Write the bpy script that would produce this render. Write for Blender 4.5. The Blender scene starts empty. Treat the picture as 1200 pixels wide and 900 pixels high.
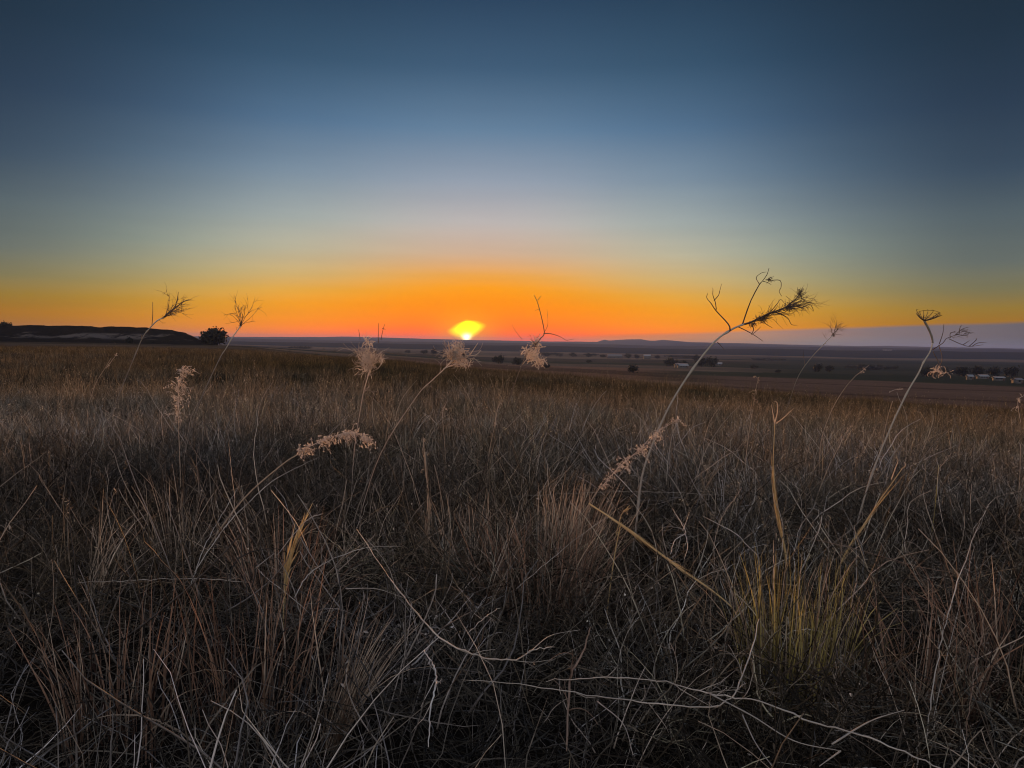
import bpy, math
import numpy as np
from mathutils import Vector, Matrix

scene = bpy.context.scene
COL = scene.collection
rng = np.random.default_rng(7)
R = math.radians

# ------------------------------------------------------------------ camera
CAM_H = 0.95
F = 906.0                                    # focal length in photograph pixels (1200 wide)
PITCH, ROLL = math.atan(50 / F), R(0.83)
cam_d = bpy.data.cameras.new("camera")
cam = bpy.data.objects.new("camera", cam_d)
COL.objects.link(cam)
cam_d.sensor_width = 36
cam_d.lens = 36 * F / 1200
cam_d.clip_start = 0.05
cam_d.clip_end = 60000
CM = (Matrix.Translation((0, 0, CAM_H)) @ Matrix.Rotation(R(90) - PITCH, 4, 'X') @ Matrix.Rotation(ROLL, 4, 'Z'))
cam.matrix_world = CM
scene.camera = cam
M3 = np.array(CM.to_3x3())


def ray(px, py):
    d = M3 @ np.array([(px - 600) / F, -(py - 450) / F, -1.0])
    return d


def P(px, py, Y):
    """the point of the place seen at pixel px,py of the photograph, Y metres ahead"""
    d = ray(px, py)
    return np.array([0, 0, CAM_H]) + d * (Y / d[1])


# ------------------------------------------------------------------ world and sun
SUN_AZ = math.atan2(ray(547, 390)[0], ray(547, 390)[1])
SUN_EL = R(0.8)
world = bpy.data.worlds.new("World")
scene.world = world
world.use_nodes = True
wt = world.node_tree
wt.nodes.clear()


class NB:
    """small node-building helper"""
    def __init__(self, tree):
        self.t = tree

    def n(self, kind, **kw):
        nd = self.t.nodes.new(kind)
        for k, v in kw.items():
            setattr(nd, k, v)
        return nd

    def put(self, sock, v):
        if isinstance(v, bpy.types.NodeSocket):
            self.t.links.new(v, sock)
        else:
            sock.default_value = v

    def m(self, op, a, b=0.0, c=0.0, clamp=False):
        nd = self.n('ShaderNodeMath', operation=op)
        nd.use_clamp = clamp
        self.put(nd.inputs[0], a); self.put(nd.inputs[1], b); self.put(nd.inputs[2], c)
        return nd.outputs[0]

    def rng(self, v, a, b, c=0.0, d=1.0, smooth=False):
        nd = self.n('ShaderNodeMapRange', interpolation_type='SMOOTHSTEP' if smooth else 'LINEAR')
        self.put(nd.inputs[0], v)
        for i, x in enumerate((a, b, c, d)):
            self.put(nd.inputs[1 + i], x)
        return nd.outputs[0]

    def mix(self, f, a, b, mode='MIX'):
        nd = self.n('ShaderNodeMix', data_type='RGBA', blend_type=mode)
        self.put(nd.inputs[0], f)
        for i, v in ((6, a), (7, b)):
            if isinstance(v, tuple):
                v = tuple(v) + (1,) * (4 - len(v))
            self.put(nd.inputs[i], v)
        return nd.outputs[2]

    def noise(self, vec, scale, detail=4.0, rough=0.55):
        nd = self.n('ShaderNodeTexNoise')
        if vec is not None:
            self.put(nd.inputs['Vector'], vec)
        nd.inputs['Scale'].default_value = scale
        nd.inputs['Detail'].default_value = detail
        nd.inputs['Roughness'].default_value = rough
        return nd.outputs[0]

    def ramp(self, fac, stops):
        nd = self.n('ShaderNodeValToRGB')
        cr = nd.color_ramp
        while len(cr.elements) > 1:
            cr.elements.remove(cr.elements[-1])
        for i, (p, c) in enumerate(stops):
            e = cr.elements[0] if i == 0 else cr.elements.new(p)
            e.position = p
            e.color = tuple(c) + (1,)
        self.put(nd.inputs[0], fac)
        return nd.outputs[0]


def lin(c):
    return tuple((x / 255 / 12.92) if x / 255 <= 0.04045 else ((x / 255 + 0.055) / 1.055) ** 2.4 for x in c)


w = NB(wt)
tc = w.n('ShaderNodeTexCoord')
sep = w.n('ShaderNodeSeparateXYZ')
nrm = w.n('ShaderNodeVectorMath', operation='NORMALIZE')
wt.links.new(tc.outputs['Generated'], nrm.inputs[0])
wt.links.new(nrm.outputs[0], sep.inputs[0])
X_, Y_, Z_ = sep.outputs
el = w.m('MULTIPLY', w.m('ARCSINE', Z_), 57.29578)
az_raw = w.m('MULTIPLY', w.m('ARCTAN2', X_, Y_), 57.29578)
az = w.m('SUBTRACT', az_raw, math.degrees(SUN_AZ))
A = w.m('ABSOLUTE', w.m('SUBTRACT', az_raw, math.degrees(SUN_AZ) * 0.6))
t = w.m('POWER', w.m('DIVIDE', w.m('MAXIMUM', el, 0.0), 90.0), 0.5)


def column(stops):
    return w.ramp(t, [(min(1, (e / 90) ** .5), lin(c)) for e, c in stops])


UP = [(38, (54, 78, 112)), (60, (88, 106, 136)), (90, (116, 128, 152))]  # upper sky out of view, raised toward the zenith for fill
c0 = column([(0, (240, 60, 0)), (.5, (255, 92, 0)), (1.4, (255, 122, 0)), (3.0, (255, 146, 0)), (3.9, (252, 158, 22)), (4.8, (238, 166, 74)),
             (6.4, (208, 176, 148)), (8.6, (186, 180, 178)), (11.5, (146, 158, 174)), (15, (98, 128, 156)),
             (19, (62, 92, 120)), (24, (39, 64, 90))] + UP)
c1 = column([(0, (245, 76, 4)), (.5, (255, 104, 0)), (1.4, (255, 138, 0)), (2.6, (250, 152, 4)), (3.5, (238, 164, 46)), (4.6, (220, 176, 104)),
             (6.4, (196, 182, 152)), (8.5, (172, 178, 172)), (11.5, (132, 150, 166)), (15, (88, 120, 150)),
             (19, (58, 88, 114)), (24, (37, 62, 86))] + UP)
c2 = column([(0, (236, 120, 34)), (1.2, (240, 154, 22)), (2.4, (228, 166, 50)), (3.4, (212, 176, 92)), (4.6, (190, 180, 132)),
             (6.4, (164, 174, 158)), (9, (136, 152, 158)), (12, (98, 124, 146)), (15, (70, 98, 126)),
             (19, (48, 76, 102)), (24, (33, 55, 76))] + UP)
c3 = column([(0, (170, 96, 16)), (1.4, (168, 112, 16)), (2.5, (150, 120, 48)), (3.7, (124, 118, 84)), (5.4, (102, 110, 104)),
             (8.2, (84, 98, 104)), (11, (58, 76, 94)), (15, (42, 60, 80)), (19, (33, 51, 68)), (24, (27, 42, 56))] + UP)
c4 = column([(0, (178, 142, 124)), (3, (176, 150, 132)), (7, (156, 148, 146)), (14, (128, 140, 156)), (24, (108, 126, 150)), (38, (104, 120, 146)), (60, (108, 122, 148)), (90, (116, 128, 152))])  # sky beside the view, raised to add fill light
c5 = column([(0, (170, 150, 156)), (4, (208, 192, 186)), (10, (220, 204, 196)), (20, (204, 198, 198)), (38, (168, 168, 180)), (60, (136, 144, 162)), (90, (116, 128, 152))])  # unseen sky behind the camera, brightened to fill the grass
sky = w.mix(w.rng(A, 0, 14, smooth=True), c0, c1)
sky = w.mix(w.rng(A, 5, 27, smooth=True), sky, c2)
sky = w.mix(w.rng(A, 13, 34, smooth=True), sky, c3)
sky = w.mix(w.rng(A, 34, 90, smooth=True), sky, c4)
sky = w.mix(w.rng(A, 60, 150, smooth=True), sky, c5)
# faint uneven air
nz = w.noise(nrm.outputs[0], 5.0, 3)
sky = w.mix(1.0, sky, w.mix(nz, (0.965, 0.97, 0.975), (1.035, 1.03, 1.025)), 'MULTIPLY')
stv = w.n('ShaderNodeVectorMath', operation='MULTIPLY'); wt.links.new(nrm.outputs[0], stv.inputs[0]); stv.inputs[1].default_value = (2.2, 2.2, 26)
stn = w.noise(stv.outputs[0], 1.6, 5, .6)
sky = w.mix(w.rng(el, 26, 2), sky, w.mix(1.0, sky, w.mix(stn, (.90, .91, .93), (1.10, 1.09, 1.07)), 'MULTIPLY'))
# low band of distant dusty cloud right of the sun, with a sharp upper edge
top = w.rng(az_raw, 2.0, 34.0, 0.35, 1.68)
edge = w.m('ADD', w.m('SUBTRACT', top, el), w.m('MULTIPLY', w.m('SUBTRACT', w.noise(nrm.outputs[0], 7.0, 4), .5), .34))
band = w.m('MULTIPLY', w.rng(edge, -0.12, 0.16, smooth=True), w.rng(az_raw, 1.0, 8.0, smooth=True))
bandcol = w.ramp(w.rng(az_raw, 0, 36), [(0, lin((235, 95, 40))), (.22, lin((214, 112, 86))), (.45, lin((176, 134, 130))),
                                         (.7, lin((124, 115, 122))), (1, lin((84, 90, 104)))])
bandlow = w.ramp(w.rng(az_raw, 0, 36), [(0, lin((250, 105, 50))), (.3, lin((196, 128, 112))), (.6, lin((124, 132, 148))), (1, lin((74, 96, 118)))])
bandcol = w.mix(w.rng(el, 0.75, 0.1), bandcol, bandlow)
sky = w.mix(w.m('MULTIPLY', band, 0.9), sky, bandcol)
# the setting sun: a flattened, mirage-cut disc sinking behind the horizon
sw = w.n('ShaderNodeFloatCurve')
cv = sw.mapping.curves[0]
pts = [(0, .14), (.14, .36), (.34, .72), (.50, .95), (.62, 1.0), (.76, .80), (.90, .50), (1, 0)]
while len(cv.points) > 2:
    cv.points.remove(cv.points[1])
cv.points[0].location = pts[0]; cv.points[-1].location = pts[-1]
for p in pts[1:-1]:
    cv.points.new(*p)
sw.mapping.update()
w.put(sw.inputs['Value'], w.rng(w.m('SUBTRACT', el, w.m('MULTIPLY', az, 0.16)), 0.0, 1.50))
wid = w.m('MULTIPLY', sw.outputs[0], 1.16)
dd = w.m('SUBTRACT', wid, w.m('ABSOLUTE', az))
inside = w.m('MULTIPLY', w.rng(el, -.05, .02), w.rng(el, 1.62, 1.40))
sky = w.mix(1.0, sky, w.mix(w.m('MULTIPLY', w.m('EXPONENT', w.m('DIVIDE', w.m('MAXIMUM', el, 0), -1.1)), w.rng(A, 30, 8, smooth=True)), (1, 1, 1), (1.5, 1.38, .1)), 'MULTIPLY')
disc = w.m('MULTIPLY', w.rng(dd, -0.40, 0.55, smooth=True), inside)
halo = w.m('EXPONENT', w.m('MULTIPLY', w.m('ADD', w.m('POWER', w.m('DIVIDE', az, 2.1), 2.0), w.m('POWER', w.m('DIVIDE', w.m('SUBTRACT', el, .8), 1.5), 2.0)), -1.0))
sky = w.mix(w.m('MULTIPLY', halo, .8), sky, (1.15, .38, 0.0))
core = w.m('EXPONENT', w.m('MULTIPLY', w.m('ADD', w.m('POWER', w.m('DIVIDE', az, .30), 2.0), w.m('POWER', w.m('DIVIDE', w.m('SUBTRACT', el, .18), .26), 2.0)), -1.0))
suncol = w.mix(core, (1.9, 1.35, 0.0), (6.0, 5.0, 3.0))
sky = w.mix(disc, sky, suncol)
# the physical twilight sky adds its own soft light on top
nish = w.n('ShaderNodeTexSky', sky_type='NISHITA')
nish.sun_disc = False
nish.sun_elevation = SUN_EL
nish.sun_rotation = SUN_AZ
nish.dust_density = 3.0
bg1 = w.n('ShaderNodeBackground'); bg2 = w.n('ShaderNodeBackground')
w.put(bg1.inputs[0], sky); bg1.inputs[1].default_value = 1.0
w.put(bg2.inputs[0], nish.outputs[0]); bg2.inputs[1].default_value = 0.0015
addw = w.n('ShaderNodeAddShader')
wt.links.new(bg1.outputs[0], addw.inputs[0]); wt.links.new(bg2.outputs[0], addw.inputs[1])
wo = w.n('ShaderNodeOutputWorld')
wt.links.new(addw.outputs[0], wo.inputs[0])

sun_d = bpy.data.lights.new("sun", 'SUN')
sun_d.energy = 3.6
sun_d.angle = R(0.5)
sun_d.color = (1.0, 0.42, 0.12)
sun = bpy.data.objects.new("sun", sun_d)
COL.objects.link(sun)
sd = Vector((math.sin(SUN_AZ) * math.cos(SUN_EL), math.cos(SUN_AZ) * math.cos(SUN_EL), math.sin(SUN_EL)))
sun.rotation_euler = sd.to_track_quat('Z', 'Y').to_euler()
sun.location = (0, 0, 30)

scene.view_settings.view_transform = 'Standard'
scene.view_settings.look = 'None'
scene.view_settings.exposure = 0.0
scene.view_settings.gamma = 1.0
scene.cycles.use_denoising = True
scene.cycles.filter_width = 1.05
scene.cycles.max_bounces = 5
scene.cycles.diffuse_bounces = 3
scene.cycles.transmission_bounces = 3
scene.cycles.volume_bounces = 0


# ------------------------------------------------------------------ terrain function
def vnoise(x, y, s, seed=0):
    """smooth value noise, numpy"""
    x = np.asarray(x, float) / s + seed * 17.3; y = np.asarray(y, float) / s - seed * 9.1
    xi, yi = np.floor(x), np.floor(y)
    fx, fy = x - xi, y - yi
    fx = fx * fx * (3 - 2 * fx); fy = fy * fy * (3 - 2 * fy)

    def h(a, b):
        v = np.sin(a * 127.1 + b * 311.7 + seed * 74.7) * 43758.5453
        return v - np.floor(v)
    return ((h(xi, yi) * (1 - fx) + h(xi + 1, yi) * fx) * (1 - fy) + (h(xi, yi + 1) * (1 - fx) + h(xi + 1, yi + 1) * fx) * fy) * 2 - 1


RADII = np.log(np.array([0.1, 6, 12, 32, 50, 60, 80, 100, 150, 200, 300, 400, 600, 1000, 2000, 4000, 8000, 16000]))
AZC = np.array([-180, -60, -29, -20, -11, 0, 29, 60, 180.0])
_left = [0, 0, -.05, -.22, -.42, -.5, -.75, -1.0, -1.5, -2.0, -2.2, -2.6, -5.0, -9, -18, -28, -36, -38]
_lmid = [0, 0, -.05, -.25, -.55, -.8, -1.3, -1.9, -3.2, -4.2, -6.4, -8.6, -11.6, -17, -25, -30, -36, -38]
_mid = [0, 0, -.10, -.55, -1.2, -1.75, -3.0, -4.0, -6.0, -7.8, -11, -13.8, -18, -24, -29, -33, -37, -39]
_right = [0, 0, -.22, -1.4, -3.0, -3.9, -5.4, -6.7, -9.2, -11.2, -14, -16.4, -20, -26, -31, -34, -37, -39]
_left2 = [0, 0, -.05, -.22, -.42, -.52, -.8, -1.1, -1.7, -2.2, -2.5, -3.0, -5.5, -9.5, -18.5, -28, -36, -38]
ZT = np.array([_left, _left, _left, _left2, _lmid, _mid, _right, _right, _left], float)


def ground_z(x, y):
    x = np.asarray(x, float); y = np.asarray(y, float)
    shp = np.broadcast(x, y).shape
    x = np.broadcast_to(x, shp).ravel(); y = np.broadcast_to(y, shp).ravel()
    r = np.maximum(np.hypot(x, y), .1)
    a = np.degrees(np.arctan2(x, y))
    lr = np.log(r)
    cols = np.array([np.interp(lr, RADII, row) for row in ZT])
    k = np.clip(np.searchsorted(AZC, a) - 1, 0, len(AZC) - 2)
    f = (a - AZC[k]) / (AZC[k + 1] - AZC[k])
    f = f * f * (3 - 2 * f) * .5 + f * .5
    i = np.arange(len(r))
    z = cols[k, i] * (1 - f) + cols[k + 1, i] * f
    z = z + .045 * vnoise(x, y, 1.1, 1) + .05 * vnoise(x, y, 3.2, 2) * np.clip(r / 4, 0, 1)
    z = z + .10 * vnoise(x, y, 14, 3) * np.clip((r - 8) / 20, 0, 1)
    z = z + .9 * vnoise(x, y, 190, 4) * np.clip((r - 150) / 500, 0, 1)
    return z.reshape(shp)


def gz(x, y):
    return float(ground_z(np.array([x]), np.array([y]))[0])


def on_ground(px, Y):
    """point of the ground at picture column px, Y metres ahead"""
    d = ray(px, 430)
    x = d[0] / d[1] * Y
    return np.array([x, Y, gz(x, Y)])


def hit(px, py):
    """where the line of sight meets the ground"""
    d = ray(px, py)
    s = np.exp(np.linspace(math.log(.8), math.log(14000), 3000))
    p = np.array([0, 0, CAM_H]) + s[:, None] * d / np.linalg.norm(d)
    below = p[:, 2] < ground_z(p[:, 0], p[:, 1])
    return p[np.argmax(below)] if below.any() else p[-1]


# ------------------------------------------------------------------ object helpers
def tag(o, label=None, cat=None, group=None, kind=None):
    if label: o['label'] = label
    if cat: o['category'] = cat
    if group: o['group'] = group
    if kind: o['kind'] = kind
    return o


def empty(name, loc, label, cat, group=None):
    o = bpy.data.objects.new(name, None)
    COL.objects.link(o)
    o.location = tuple(loc)
    o.empty_display_size = .1
    return tag(o, label, cat, group)


STUFF_PARTS = {'seed_fluff', 'twig_spray', 'web', 'blade_tuft', 'dry_leaf_tuft', 'crown', 'leaf_sheath', 'seed_head', 'umbel'}


class Geo:
    """collects ribbons, tubes and boxes; builds ONE mesh with a per-vertex 'tone' attribute"""
    def __init__(self):
        self.v, self.f, self.c, self.n = [], [], [], 0

    def add(self, v, f, tone):
        v = np.asarray(v, float); tone = np.asarray(tone, float)
        if tone.ndim: tone = np.repeat(tone, len(v) // len(tone))
        self.v.append(v)
        self.f.extend([tuple(int(i) + self.n for i in q) for q in f])
        self.c.append(np.broadcast_to(np.asarray(tone, float), (len(v),)).copy())
        self.n += len(v)

    def ribbon(self, p, wd, nrm_dir, tone=.5):
        p = np.asarray(p, float); n = len(p)
        tg = np.gradient(p, axis=0)
        side = np.cross(tg, nrm_dir)
        side /= np.linalg.norm(side, axis=1)[:, None] + 1e-9
        wd = np.broadcast_to(np.asarray(wd, float), (n,))
        v = np.empty((2 * n, 3)); v[0::2] = p - side * wd[:, None] / 2; v[1::2] = p + side * wd[:, None] / 2
        self.add(v, [(2 * i, 2 * i + 1, 2 * i + 3, 2 * i + 2) for i in range(n - 1)], tone)

    def tube(self, p, rad, sides=4, tone=.5, wob=0.0):
        p = np.asarray(p, float); n = len(p)
        rad = np.broadcast_to(np.asarray(rad, float), (n,)).copy()
        if wob:
            rad = rad * (1 + wob * rng.uniform(-1, 1, n))
        tg = np.gradient(p, axis=0)
        tg /= np.linalg.norm(tg, axis=1)[:, None] + 1e-9
        ref = np.array([.31, .93, .2]); u = np.cross(tg, ref); u /= np.linalg.norm(u, axis=1)[:, None] + 1e-9
        w_ = np.cross(tg, u)
        a = np.arange(sides) * 2 * math.pi / sides
        v = (p[:, None, :] + rad[:, None, None] * (np.cos(a)[None, :, None] * u[:, None, :] + np.sin(a)[None, :, None] * w_[:, None, :])).reshape(-1, 3)
        f = [(i * sides + j, i * sides + (j + 1) % sides, (i + 1) * sides + (j + 1) % sides, (i + 1) * sides + j)
             for i in range(n - 1) for j in range(sides)]
        f.append(tuple(range(sides))[::-1]); f.append(tuple((n - 1) * sides + j for j in range(sides)))
        self.add(v, f, tone)

    def box(self, lo, hi, tone=.5):
        (a, b, c), (d, e, g) = lo, hi
        v = [(a, b, c), (d, b, c), (d, e, c), (a, e, c), (a, b, g), (d, b, g), (d, e, g), (a, e, g)]
        self.add(v, [(3, 2, 1, 0), (4, 5, 6, 7), (0, 1, 5, 4), (1, 2, 6, 5), (2, 3, 7, 6), (3, 0, 4, 7)], tone)

    def mesh(self, name, mat, smooth=False):
        me = bpy.data.meshes.new(name)
        v = np.concatenate(self.v)
        lens = np.array([len(q) for q in self.f], dtype=np.int32)
        idx = np.array([i for q in self.f for i in q], dtype=np.int32)
        me.vertices.add(len(v)); me.vertices.foreach_set('co', v.astype(np.float32).ravel())
        me.loops.add(len(idx)); me.loops.foreach_set('vertex_index', idx)
        me.polygons.add(len(lens))
        me.polygons.foreach_set('loop_start', np.concatenate([[0], np.cumsum(lens)[:-1]]).astype(np.int32))
        me.polygons.foreach_set('loop_total', lens)
        me.update(calc_edges=True); me.validate()
        at = me.attributes.new('tone', 'FLOAT', 'POINT')
        at.data.foreach_set('value', np.concatenate(self.c).astype(np.float32))
        me.materials.append(mat)
        if smooth:
            me.polygons.foreach_set('use_smooth', np.ones(len(lens), dtype=bool))
        return me

    def obj(self, name, mat, parent=None, smooth=False):
        off = np.array(parent.location) if parent is not None and parent.parent is None else np.zeros(3)
        if parent is not None and parent.parent is not None:
            off = np.array(parent.parent.location)
        self.v = [q - off for q in self.v]
        o = bpy.data.objects.new(name, self.mesh(name, mat, smooth))
        COL.objects.link(o)
        if name in STUFF_PARTS:
            o['kind'] = 'stuff'
        if parent is not None:
            o.parent = parent
        return o


def smooth_line(p, n=None):
    """Catmull-Rom through the points"""
    p = np.asarray(p, float)
    if len(p) < 3:
        m = n or 5
        return p[0] + (p[-1] - p[0]) * np.linspace(0, 1, m)[:, None]
    q = np.vstack([2 * p[0] - p[1], p, 2 * p[-1] - p[-2]])
    per = max(2, int((n or 4 * len(p)) / (len(p) - 1)))
    out = []
    for i in range(1, len(q) - 2):
        for s in np.linspace(0, 1, per, endpoint=False):
            a, b, c, d = q[i - 1], q[i], q[i + 1], q[i + 2]
            out.append(.5 * (2 * b + (c - a) * s + (2 * a - 5 * b + 4 * c - d) * s * s + (3 * b - a - 3 * c + d) * s ** 3))
    out.append(p[-1])
    return np.array(out)


# ------------------------------------------------------------------ materials
def plant_material(name, dark, light, transl=.25, rough=.65, instanced=False):
    m = bpy.data.materials.new(name); m.use_nodes = True
    t_ = m.node_tree; t_.nodes.clear(); b = NB(t_)
    at = b.n('ShaderNodeAttribute', attribute_name='tone')
    g = b.n('ShaderNodeNewGeometry')
    oi = b.n('ShaderNodeObjectInfo')
    if instanced:    # most blades dark, a few almost white, painting dark gaps and lit strokes
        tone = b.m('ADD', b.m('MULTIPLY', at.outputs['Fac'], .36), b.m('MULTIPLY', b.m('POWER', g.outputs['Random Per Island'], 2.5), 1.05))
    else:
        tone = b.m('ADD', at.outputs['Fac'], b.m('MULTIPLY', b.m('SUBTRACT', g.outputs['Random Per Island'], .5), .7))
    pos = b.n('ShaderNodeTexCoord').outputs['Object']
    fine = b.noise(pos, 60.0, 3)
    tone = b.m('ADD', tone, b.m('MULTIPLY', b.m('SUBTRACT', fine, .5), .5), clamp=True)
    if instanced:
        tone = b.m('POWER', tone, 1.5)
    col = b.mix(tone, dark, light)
    if instanced:
        ti = b.n('ShaderNodeAttribute', attribute_name='tint', attribute_type='INSTANCER')
        col = b.mix(1.0, col, ti.outputs['Color'], 'MULTIPLY')
    pr = b.n('ShaderNodeBsdfPrincipled')
    b.put(pr.inputs['Base Color'], col)
    pr.inputs['Roughness'].default_value = rough
    pr.inputs['Specular IOR Level'].default_value = .35
    out = b.n('ShaderNodeOutputMaterial')
    if transl:
        tr = b.n('ShaderNodeBsdfTranslucent'); b.put(tr.inputs[0], col)
        mx = b.n('ShaderNodeMixShader'); mx.inputs[0].default_value = transl
        t_.links.new(pr.outputs[0], mx.inputs[1]); t_.links.new(tr.outputs[0], mx.inputs[2])
        t_.links.new(mx.outputs[0], out.inputs[0])
    else:
        t_.links.new(pr.outputs[0], out.inputs[0])
    return m


MAT = {
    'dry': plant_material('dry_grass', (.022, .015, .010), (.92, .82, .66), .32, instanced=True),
    'twig_i': plant_material('grey_twig_scatter', (.035, .03, .028), (.85, .79, .74), .0, instanced=True),
    'twig': plant_material('grey_twig', (.12, .095, .075), (.66, .58, .48), .0),
    'white': plant_material('bleached_twig', (.24, .20, .165), (.82, .75, .65), .0),
    'brown': plant_material('brown_stem', (.10, .065, .045), (.40, .27, .19), .1),
    'dark': plant_material('dark_stem', (.06, .04, .035), (.24, .17, .14), .0),
    'gold': plant_material('golden_grass', (.48, .28, .10), (.95, .74, .38), .3),
    'green': plant_material('yellow_green_grass', (.13, .10, .03), (.84, .68, .24), .35),
    'tan': plant_material('tan_grass', (.22, .14, .09), (.85, .68, .50), .3),
    'rust': plant_material('rusty_grass', (.05, .025, .018), (.52, .32, .21), .25),
    'fluff': plant_material('pale_seed_fluff', (.62, .52, .43), (.95, .86, .76), .5),
    'leaf': plant_material('dark_foliage', (.010, .012, .008), (.045, .045, .025), .1),
    'bark': plant_material('bark', (.03, .025, .02), (.08, .065, .05), 0),
}


def plain_material(name, col, rough=.7, col2=None, scale=8.0, metal=0.0):
    m = bpy.data.materials.new(name); m.use_nodes = True
    b = NB(m.node_tree)
    pr = m.node_tree.nodes['Principled BSDF']
    c2 = col2 or tuple(x * .7 for x in col)
    co = b.n('ShaderNodeTexCoord').outputs['Object']
    b.put(pr.inputs['Base Color'], b.mix(b.noise(co, scale, 5), tuple(c2) + (1,), tuple(col) + (1,)))
    pr.inputs['Roughness'].default_value = rough
    if rough > .9: pr.inputs['Specular IOR Level'].default_value = 0
    pr.inputs['Metallic'].default_value = metal
    return m


# ------------------------------------------------------------------ ground sheet
def grid_mesh(name, V, nu, nv, wrap=False):
    me = bpy.data.meshes.new(name)
    i, j = np.meshgrid(np.arange(nu - 1), np.arange(nv if wrap else nv - 1), indexing='ij')
    j2 = (j + 1) % nv
    q = np.stack([i * nv + j, i * nv + j2, (i + 1) * nv + j2, (i + 1) * nv + j], -1).reshape(-1, 4).astype(np.int32)
    me.vertices.add(len(V)); me.vertices.foreach_set('co', V.astype(np.float32).ravel())
    me.loops.add(q.size); me.loops.foreach_set('vertex_index', q.ravel())
    me.polygons.add(len(q)); me.polygons.foreach_set('loop_start', (np.arange(len(q)) * 4).astype(np.int32))
    me.polygons.foreach_set('loop_total', np.full(len(q), 4, np.int32))
    me.polygons.foreach_set('use_smooth', np.ones(len(q), dtype=bool))
    me.update(calc_edges=True)
    return me


NA = 900
# directions: dense in front, coarse behind
az_front = np.linspace(-52, 52, 760); az_back = np.linspace(52, 308, 142)[1:-1]
AZS = np.radians(np.concatenate([az_front, az_back])); NA = len(AZS)
RS = np.concatenate([np.linspace(.05, 8, 60), np.exp(np.linspace(math.log(8.2), math.log(11000), 290))])
rr, aa = np.meshgrid(RS, AZS, indexing='ij')
gx, gy = rr * np.sin(aa), rr * np.cos(aa)
GV = np.stack([gx, gy, ground_z(gx, gy)], -1).reshape(-1, 3)
me = grid_mesh('ground', GV, len(RS), NA, wrap=True)
me.flip_normals()
# field map: real soil and stubble colours laid out as patches of the valley
x, y = GV[:, 0], GV[:, 1]
r = np.hypot(x, y)
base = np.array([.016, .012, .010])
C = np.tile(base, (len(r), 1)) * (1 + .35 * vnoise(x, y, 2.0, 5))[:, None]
far = np.clip((r - 60) / 60, 0, 1)[:, None]
# parcels: rotated rectangular cells
ang = R(14)
u = (x * math.cos(ang) + y * math.sin(ang)); v = (-x * math.sin(ang) + y * math.cos(ang))
size = 150 * (1 + r / 900)
lev = np.floor(np.log2(np.maximum(size, 100) / 100))
cell = 120 * 2 ** lev
cu = np.floor((u + 35 * vnoise(x, y, 300, 8)) / (cell * 2.6)); cvv = np.floor((v + 22 * vnoise(x, y, 260, 9)) / cell)
hsh = np.sin(cu * 12.98 + cvv * 78.2 + lev * 3.1) * 43758.54; hsh = hsh - np.floor(hsh)
pal = np.array([[.20, .135, .09], [.11, .08, .055], [.26, .18, .12], [.06, .055, .035], [.16, .11, .075], [.085, .075, .045], [.22, .15, .105]])
fc = pal[(hsh * len(pal)).astype(int) % len(pal)]
fc = fc * .72 * (1 + .18 * vnoise(x, y, 40, 11))[:, None]
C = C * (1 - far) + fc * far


adeg = np.degrees(np.arctan2(x, y))
# big stubble field on the right slope, 60-430 m out
m1 = np.clip((adeg - 10) / 6, 0, 1) * np.clip((r - 45) / 20, 0, 1) * np.clip((470 - 3.0 * np.abs(adeg - 26) - r) / 12, 0, 1)
st = np.array([.150, .090, .063]) * (1 + .10 * vnoise(v, u, 22, 12) + .08 * vnoise(x * .2, y, 9, 13))[:, None]
C = C * (1 - m1[:, None]) + st * m1[:, None]
# darker tracks across it
for c0_, wd_, k_ in ((210, 7, .55), (330, 9, .6), (130, 4, .7)):
    lm = np.exp(-((r - c0_ - 1.1 * (adeg - 20)) / wd_) ** 2) * m1
    C *= (1 - lm * (1 - k_))[:, None]
# dark green pasture behind it
m2 = np.clip((adeg - 14) / 6, 0, 1) * np.clip((r - 470) / 20, 0, 1) * np.clip((2300 - r) / 300, 0, 1)
C = C * (1 - .85 * m2[:, None]) + np.array([.040, .042, .028]) * .85 * m2[:, None]
# reddish stubble in the middle distance
m3 = np.clip((12 - np.abs(adeg - 1)) / 4, 0, 1) * np.clip((r - 70) / 30, 0, 1) * np.clip((620 - r) / 40, 0, 1)
md = np.array([.175, .092, .058]) * (1 + .28 * np.sign(np.sin(r / 46 + adeg * .22)) * np.clip((r - 90) / 60, 0, 1))[:, None]
C = C * (1 - .8 * m3[:, None]) + md * .8 * m3[:, None]
# greenish short turf past the dry grass
m4 = np.clip((r - 14) / 12, 0, 1) * np.clip((75 - r) / 15, 0, 1)
C = C * (1 - .8 * m4[:, None]) + np.array([.075, .062, .032]) * .8 * m4[:, None]
C = np.clip(C, .005, 1)
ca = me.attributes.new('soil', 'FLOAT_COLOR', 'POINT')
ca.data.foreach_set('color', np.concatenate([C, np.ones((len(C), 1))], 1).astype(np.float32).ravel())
gm = bpy.data.materials.new('soil_and_fields'); gm.use_nodes = True
b = NB(gm.node_tree); pr = gm.node_tree.nodes['Principled BSDF']
co = b.n('ShaderNodeNewGeometry').outputs['Position']
at = b.n('ShaderNodeAttribute', attribute_name='soil')
n1 = b.noise(co, 9.0, 6, .7); n2 = b.noise(co, .35, 5, .6)
f_ = b.m('ADD', b.rng(n1, .3, .7, .62, 1.25), b.rng(n2, .3, .7, -.15, .15))
cmb = b.n('ShaderNodeCombineColor')
for i in range(3):
    b.put(cmb.inputs[i], f_)
b.put(pr.inputs['Base Color'], b.mix(1.0, at.outputs['Color'], cmb.outputs[0], 'MULTIPLY'))
pr.inputs['Roughness'].default_value = .95
pr.inputs['Specular IOR Level'].default_value = .1
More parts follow.
